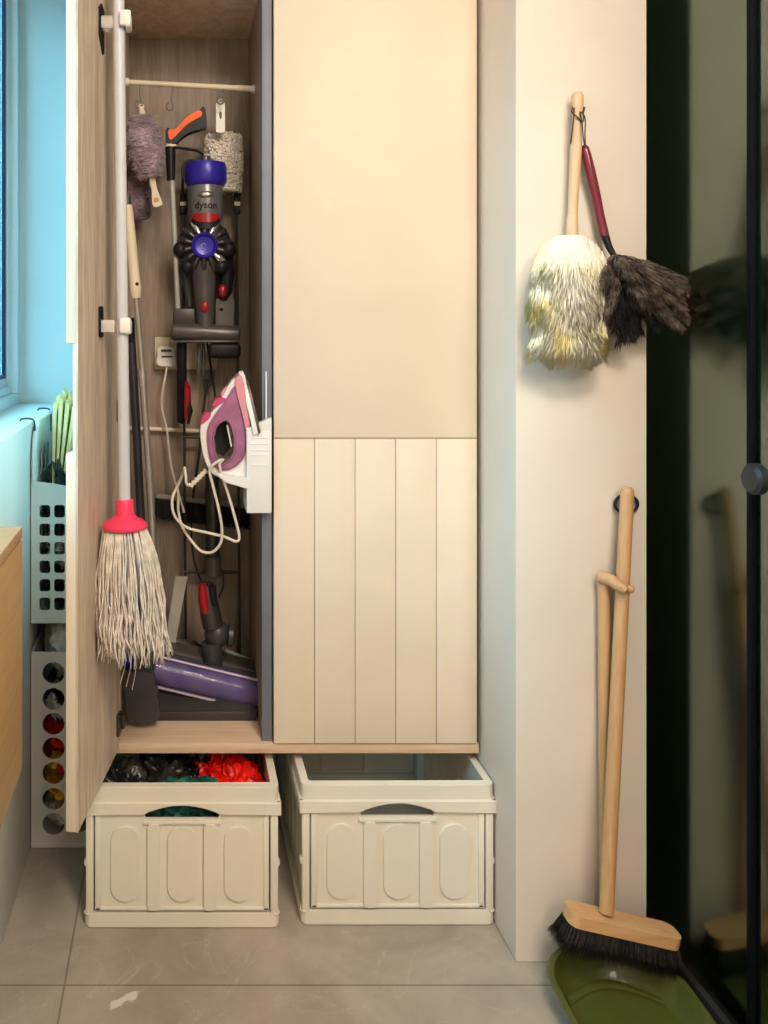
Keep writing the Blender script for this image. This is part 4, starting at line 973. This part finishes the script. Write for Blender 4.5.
path = [at(571, 236, wc), at(570, 252, wc), at(569, 285, wc), at(569, 315, wc), at(569, 345, wc), at(570, 360, wc)]
m = MB(); P = smooth(path, 6)
prf = smooth([Vector((r, 0, 0)) for r in (.026, .060, .070, .068, .060, .030)], 6); R = [v.x for v in prf]
# oval core: flattened in depth
tt = MB(); tt.tube(P, [r * .9 for r in R], 24)
for v in tt.bm.verts: v.co.y = wc + (v.co.y - wc) * .55
me_ = bpy.data.meshes.new('t'); tt.bm.to_mesh(me_); tt.bm.free(); m.bm.from_mesh(me_)
t = bmesh.new()
for i in range(15000):
    f = rnd(0, len(P) - 1.01); j = int(f); q = P[j]; r = R[j]; a = rnd(0, 2 * PI)
    if math.sin(a) > .6: continue
    Nn = Vector((math.cos(a), math.sin(a) * .55, .0)); b0 = q + Vector((Nn.x * r * .86, Nn.y * r * .86, 0))
    g = f / len(P); l = rnd(.022, .040) * (1 if g < .8 else .6)
    cl = Vector((noise.noise(b0 * 28), 0, 0)) * 1.3 + Vector((rnd(-.15, .15), 0, 0))
    upness = .5 - g * 1.3
    p1 = b0 + (Nn * .42 + Vector((0, 0, .10 * upness)) + cl * .25) * l * .3
    p2 = b0 + (Nn * .34 + Vector((0, 0, -.60)) + cl * .35) * l * .7
    p3 = b0 + (Nn * .30 + Vector((0, 0, -.95)) + cl * .5) * l * 1.1
    for pp in (p1, p2, p3): pp.y = min(pp.y, 1.597)
    m.strand([b0, p1, p2, p3], rnd(.0009, .0017), t)
m.merge(t); m.obj('wool_head', M_wool, wl, angle=180)

fd = thing('feather_duster', tuple(at(584, 145, pd - .01)), 'dark brown feather duster with a glossy red handle on the pillar', 'duster')
m = MB(); hp = [at(584, 145, pd), at(585, 147.5, pd), at(586.5, 155, pd), at(590, 170, pd), at(596, 195, pd), at(600, 215, pd), at(604.5, 236, pd - .002)]
m.tube(hp, [.003, .0065, .0085, .0090, .0082, .0078, .0085], 18); m.obj('handle', mat('dark_red_lacquer', (.20, .012, .03), .25, var=.15, coat=.5), fd)
m = MB(); m.tube([at(604.5, 235, pd - .002), at(609, 247, pd - .006), at(614, 256, pd - .01)], [.0075, .006, .005], 12); m.obj('ferrule', M_black, fd)
m = MB(); m.tube(smooth([at(585, 148, pd - .006), at(583, 135, pd - .014), at(582, 122, pd - .012), at(580, 112, pd - .010), at(585, 118, pd - .004), at(585, 135, pd), at(585.5, 148, pd)], 5), .0012, 6); m.obj('hanging_loop', mat('dark_leather_cord', (.06, .04, .04), .6), fd)
M_fe = mat('brown_ostrich_feather', (.27, .205, .165), .8, col2=(.06, .043, .036), scale=45, ramp=(.4, .62))
M_feb = mat('black_ostrich_feather', (.012, .011, .014), .75, var=.4, scale=45)
def feather(m, pts, ln, wd, dens, t):
    Q = smooth(pts, 10); m.tube(Q, [.0014 * (1 - i / len(Q)) + .0004 for i in range(len(Q))], 5)
    n_ = len(Q)
    for i in range(dens):
        f = rnd(.02, .999) * (n_ - 1); j = min(int(f), n_ - 2); q = Q[j].lerp(Q[j + 1], f - j); T = (Q[j + 1] - Q[j]).normalized()
        sd = Vector((rnd(-1, 1), rnd(-.8, .5), rnd(-1, 1))); sd = (sd - T * sd.dot(T)).normalized()
        l = ln * rnd(.6, 1.1) * (1 - .45 * (j / n_) ** 3) * (.5 + .5 * min(1, j / n_ * 4))
        p = [q, q + (sd * .6 + T * .5) * l * .5, q + (sd * .8 + T * 1.0 + Vector((0, 0, -.3))) * l * .85, q + (sd * .8 + T * 1.15 + Vector((0, 0, -.7))) * l]
        for pp in p:
            if pp.x < .90: pp.y = min(pp.y, 1.597)
            pp.x = min(pp.x, GX - .001)
        m.strand(p, wd, t)
random.seed(33)
fo = at(613, 255, pd - .015)
def FP(x, y, off=0): p = at(x, y, 1.555 - off); return p
fe = [  # outline-driven plumes: (mid, tip, depth offset, dark)
 ((640, 262), (690, 283), .00, 0, .016), ((645, 270), (703, 285), .01, 0, .017), ((648, 276), (708, 292), .02, 0, .014), ((640, 268), (680, 290), .03, 0, .016),
 ((640, 290), (690, 318), .02, 0, .016), ((636, 295), (675, 322), .03, 0, .016), ((632, 285), (668, 312), .04, 0, .015), ((642, 300), (682, 328), .01, 0, .013),
 ((610, 275), (596, 305), .03, 0, .015), ((606, 270), (598, 292), .04, 0, .014), ((615, 280), (605, 318), .04, 0, .014), ((600, 272), (592, 296), .02, 0, .012),
 ((650, 285), (688, 304), .01, 0, .016), ((645, 292), (684, 310), .03, 0, .016), ((628, 268), (660, 285), .045, 0, .017), ((620, 262), (640, 290), .05, 0, .016), ((640, 278), (672, 300), .045, 0, .016),
 ((622, 290), (616, 330), .02, 1, .015), ((628, 295), (632, 338), .02, 1, .015), ((618, 290), (608, 322), .01, 1, .014), ((625, 300), (640, 332), .0, 1, .014),
 ((634, 300), (655, 325), .015, 1, .015), ((622, 300), (622, 338), .01, 1, .014), ((622, 300), (618, 345), .00, 0, .011), ((630, 298), (650, 320), .03, 1, .012)]
for grp, mt, nm in ((0, M_fe, 'brown_plume'), (1, M_feb, 'black_plume')):
    for (mx_, my_), (tx, ty), off, dk, ln in fe:
        if dk != grp: continue
        m = MB(); t = bmesh.new()
        feather(m, [fo, FP(mx_, my_, off), FP((mx_ + tx) / 2 + 2, (my_ + ty) / 2, off), FP(tx, ty, off * .8)], ln, .0009, 420, t)
        m.merge(t); m.obj('plume', mt, fd, angle=180, label=None if grp == 0 else 'black plume')

# ------------------------------------------------------------------ broom and dustpan at the pillar
bdh = 1.525
# a narrow bevelled head; its ends are rounded
bt = thing('long_broom', tuple(at(620, 960, bdh)), 'wooden long-handled broom leaning on the pillar, black bristles in the dustpan', 'broom')
top = at(627.5, 487, 1.575); lo_ = at(606.5, 912, bdh)
dirb = (lo_ - top).normalized()
m = MB(); m.tube([top - dirb * 0, top + dirb * .004, top + dirb * .012, top.lerp(lo_, .5), lo_], [.007, .0105, .0118, .0122, .0122], 20); m.obj('handle', M_beech, bt)
m = MB(); q = at(631, 506, 1.575); m.tube(smooth([q + Vector((math.cos(a) * .0215, .0165, math.sin(a) * .017)) for a in [2 * PI * i / 12 for i in range(12)]], 3, True), .0028, 8, closed=True)
for v in m.bm.verts: v.co.z += (q.y - v.co.y) * .9 * .0
m.obj('hanging_ring', M_black, bt)
hl, hr = at(567, 911, bdh), at(677, 936, bdh); hx = (hr - hl).normalized(); hn = Vector((-hx.z, 0, hx.x)); hLn = (hr - hl).length
m = MB(); 
m.plate(rrect(0, -.023, hLn, .023, .017, 6), [], hl - hn * .014, hx, Vector((0, 1, 0)), hn, .022, .005)
o = m.obj('head', M_beechx, bt)
m = MB(); t = bmesh.new(); random.seed(5)
for i in range(3800):
    f, g = rnd(.02, .98), rnd(-.95, .95)
    b0 = hl + hx * hLn * f + Y3 * .022 * g - hn * .014
    sp_ = (f - .5) * .030; fw = -.0
    e1 = b0 - hn * .022 + hx * sp_ * .4 + Y3 * g * .006 + Vector((rnd(-.002, .002), rnd(-.002, .002), 0))
    e2 = b0 - hn * rnd(.042, .052) + hx * (sp_ - (.004 if f < .3 else 0)) + Y3 * (g * .014 - .0) + Vector((rnd(-.004, .004), rnd(-.005, .005), 0))
    e2.z = max(e2.z, .018); e1.z = max(e1.z, .02)
    e2.x = min(e2.x, GX - .012)
    m.strand([b0, e1, e2], .0011, t)
m.merge(t); o = m.obj('bristles', mat('black_horsehair', (.045, .032, .026), .6, col2=(.008, .007, .007), scale=120, ramp=(.45, .75)), bt, angle=180)

M_olive = mat('olive_green_metal', (.075, .085, .014), .38, var=.08, scale=8, coat=.2)
dpn = thing('dustpan', (.77, 1.45, 0), 'olive green dustpan with a long wooden handle, under the broom head', 'dustpan')
# pan: rounded back, open front, raised rim around the sides and back
xL, xR = .648, .888
yB, yF = 1.585, 1.27
def outline(ins, z, yb_=None):
    pts = []; r = .105 - ins * .6; y1 = yB - ins
    for i in range(9):
        a = PI - i * PI / 2 / 8; pts.append((xL + ins + r + r * math.cos(a), y1 - r + r * math.sin(a)))
    for i in range(9):
        a = PI / 2 - i * PI / 2 / 8; pts.append((xR - ins - r + r * math.cos(a), y1 - r + r * math.sin(a)))
    pts = [(xL + ins, yF)] + [(xL + ins, yF + (y1 - r - yF) * .5)] + pts + [(xR - ins, yF + (y1 - r - yF) * .5), (xR - ins, yF)]
    return [Vector((a, b_, z * (1 - max(0, (1.40 - b_)) / .13 * .65))) for a, b_ in pts]
t = bmesh.new(); rings = []
for ins, z in ((.0, .048), (.003, .051), (.010, .051), (.012, .047), (.018, .030), (.030, .010), (.034, .006)):
    rings.append([t.verts.new(p) for p in outline(ins, z)])
for A, B in zip(rings, rings[1:]):
    for j in range(len(A) - 1): t.faces.new((A[j], A[j + 1], B[j + 1], B[j]))
t.faces.new(rings[-1])
m = MB(); bmesh.ops.recalc_face_normals(t, faces=t.faces[:])
r_ = bmesh.ops.solidify(t, geom=t.faces[:], thickness=.0016)
m.merge(t)
zmn = min(v.co.z for v in m.bm.verts)
for v in m.bm.verts: v.co.z -= zmn - .001
m.obj('pan', M_olive, dpn)
# raised step across the pan floor
t = bmesh.new(); A, B, D = [], [], []
for i in range(25):
    f = i / 24; x = xL + .036 + (xR - xL - .072) * f; y = 1.500 + .038 * math.sin(PI * f)
    A.append(t.verts.new((x, y + .006, .0085))); B.append(t.verts.new((x, y, .0125))); D.append(t.verts.new((x, y - .012, .0085)))
for P_, Q_ in ((A, B), (B, D), (D, A)):
    for i in range(24): t.faces.new((P_[i], P_[i + 1], Q_[i + 1], Q_[i]))
m = MB(); m.merge(t); m.obj('step_ridge', M_olive, dpn, angle=80)
m = MB(); gtop = at(603.5, 580, 1.583); gb = Vector((gtop.x + .002, 1.590 - .012, .045)); m.tube([gtop, gtop.lerp(gb, .5), gb], .0105, 18); m.obj('handle', M_beech, dpn)
m = MB(); m.tube([at(599, 576.5, 1.585), at(601, 577, 1.580), at(612, 580.5, 1.562), at(622, 588, 1.540), at(627, 591, 1.534)], [.006, .0115, .0112, .0095, .006], 18); m.obj('grip', M_beech, dpn)
m = MB(); m.sphere(at(630, 589, 1.548), .0075); m.obj('peg_end', M_beech, dpn)

# ------------------------------------------------------------------ camera, light
cam = bpy.data.cameras.new('camera'); co = bpy.data.objects.new('camera', cam); C.objects.link(co)
co.location = (0, 0, EYE); co.rotation_euler = (PI / 2, 0, 0)
cam.sensor_fit = 'AUTO'; cam.sensor_width = 36; cam.lens = 36 * F / 1024
cam.shift_x = (384 - CX) / 1024; cam.shift_y = -(512 - CY) / 1024; cam.clip_start = .02
sc = bpy.context.scene; sc.camera = co

def area(name, loc, size, energy, col, target, sy=None):
    l = bpy.data.lights.new(name, 'AREA'); l.energy = energy; l.color = col; l.size = size
    if sy: l.shape = 'RECTANGLE'; l.size_y = sy
    o = bpy.data.objects.new(name, l); C.objects.link(o); o.location = loc
    o.rotation_euler = (Vector(target) - Vector(loc)).to_track_quat('-Z', 'Y').to_euler(); return o
area('ceiling_lamp', (.45, -.15, 2.52), .55, 40, (1, .84, .67), (.45, .3, 0))
area('room_lamp', (.9, -.9, 2.2), .6, 23, (1, .86, .71), (.2, 1.8, 1.0))
area('shower_fill_light', (1.55, 1.3, 2.5), .4, 10, (.85, 1, .82), (1.5, 1.5, 0))  # added fill light, no known fixture, lifts the dark shower interior
w = bpy.data.worlds.new('world'); sc.world = w; w.use_nodes = True
nt = w.node_tree; bg = nt.nodes['Background']
tc = nt.nodes.new('ShaderNodeTexCoord'); nz = nt.nodes.new('ShaderNodeTexNoise'); nz.inputs['Scale'].default_value = 1.5
rp = nt.nodes.new('ShaderNodeValToRGB'); rp.color_ramp.elements[0].color = (.24, .56, .72, 1); rp.color_ramp.elements[1].color = (.32, .66, .82, 1)
sx_ = nt.nodes.new('ShaderNodeSeparateXYZ'); mr = nt.nodes.new('ShaderNodeMapRange'); ml = nt.nodes.new('ShaderNodeMath'); ml.operation = 'MULTIPLY'
nt.links.new(tc.outputs['Generated'], sx_.inputs[0]); nt.links.new(sx_.outputs[2], mr.inputs['Value'])
mr.inputs['From Min'].default_value = .12; mr.inputs['From Max'].default_value = .45; mr.inputs['To Min'].default_value = 1.1; mr.inputs['To Max'].default_value = 17
my = nt.nodes.new('ShaderNodeMapRange'); nt.links.new(sx_.outputs[1], my.inputs['Value'])
my.inputs['From Min'].default_value = -.83; my.inputs['From Max'].default_value = -.90; my.inputs['To Min'].default_value = 1.0; my.inputs['To Max'].default_value = 17
nt.links.new(mr.outputs[0], ml.inputs[0]); nt.links.new(my.outputs[0], ml.inputs[1]); nt.links.new(ml.outputs[0], bg.inputs[1])
nt.links.new(tc.outputs['Generated'], nz.inputs['Vector']); nt.links.new(nz.outputs['Fac'], rp.inputs['Fac']); nt.links.new(rp.outputs[0], bg.inputs[0])
pt = area('window_portal', (WX - .08, 1.675, 1.6), 1.6, 1, (1, 1, 1), (1, 1.675, 1.6), 1.4); pt.data.cycles.is_portal = True

for o in list(C.objects):
    if '_w' in o: del o['_w']
vs = sc.view_settings; vs.view_transform = 'Standard'; vs.look = 'None'; vs.gamma = 1; vs.exposure = 0; vs.use_curve_mapping = False
try:
    sc.cycles.use_denoising = True; sc.cycles.max_bounces = 8; sc.cycles.transparent_max_bounces = 12; sc.cycles.caustics_refractive = False; sc.cycles.caustics_reflective = False
except Exception: pass
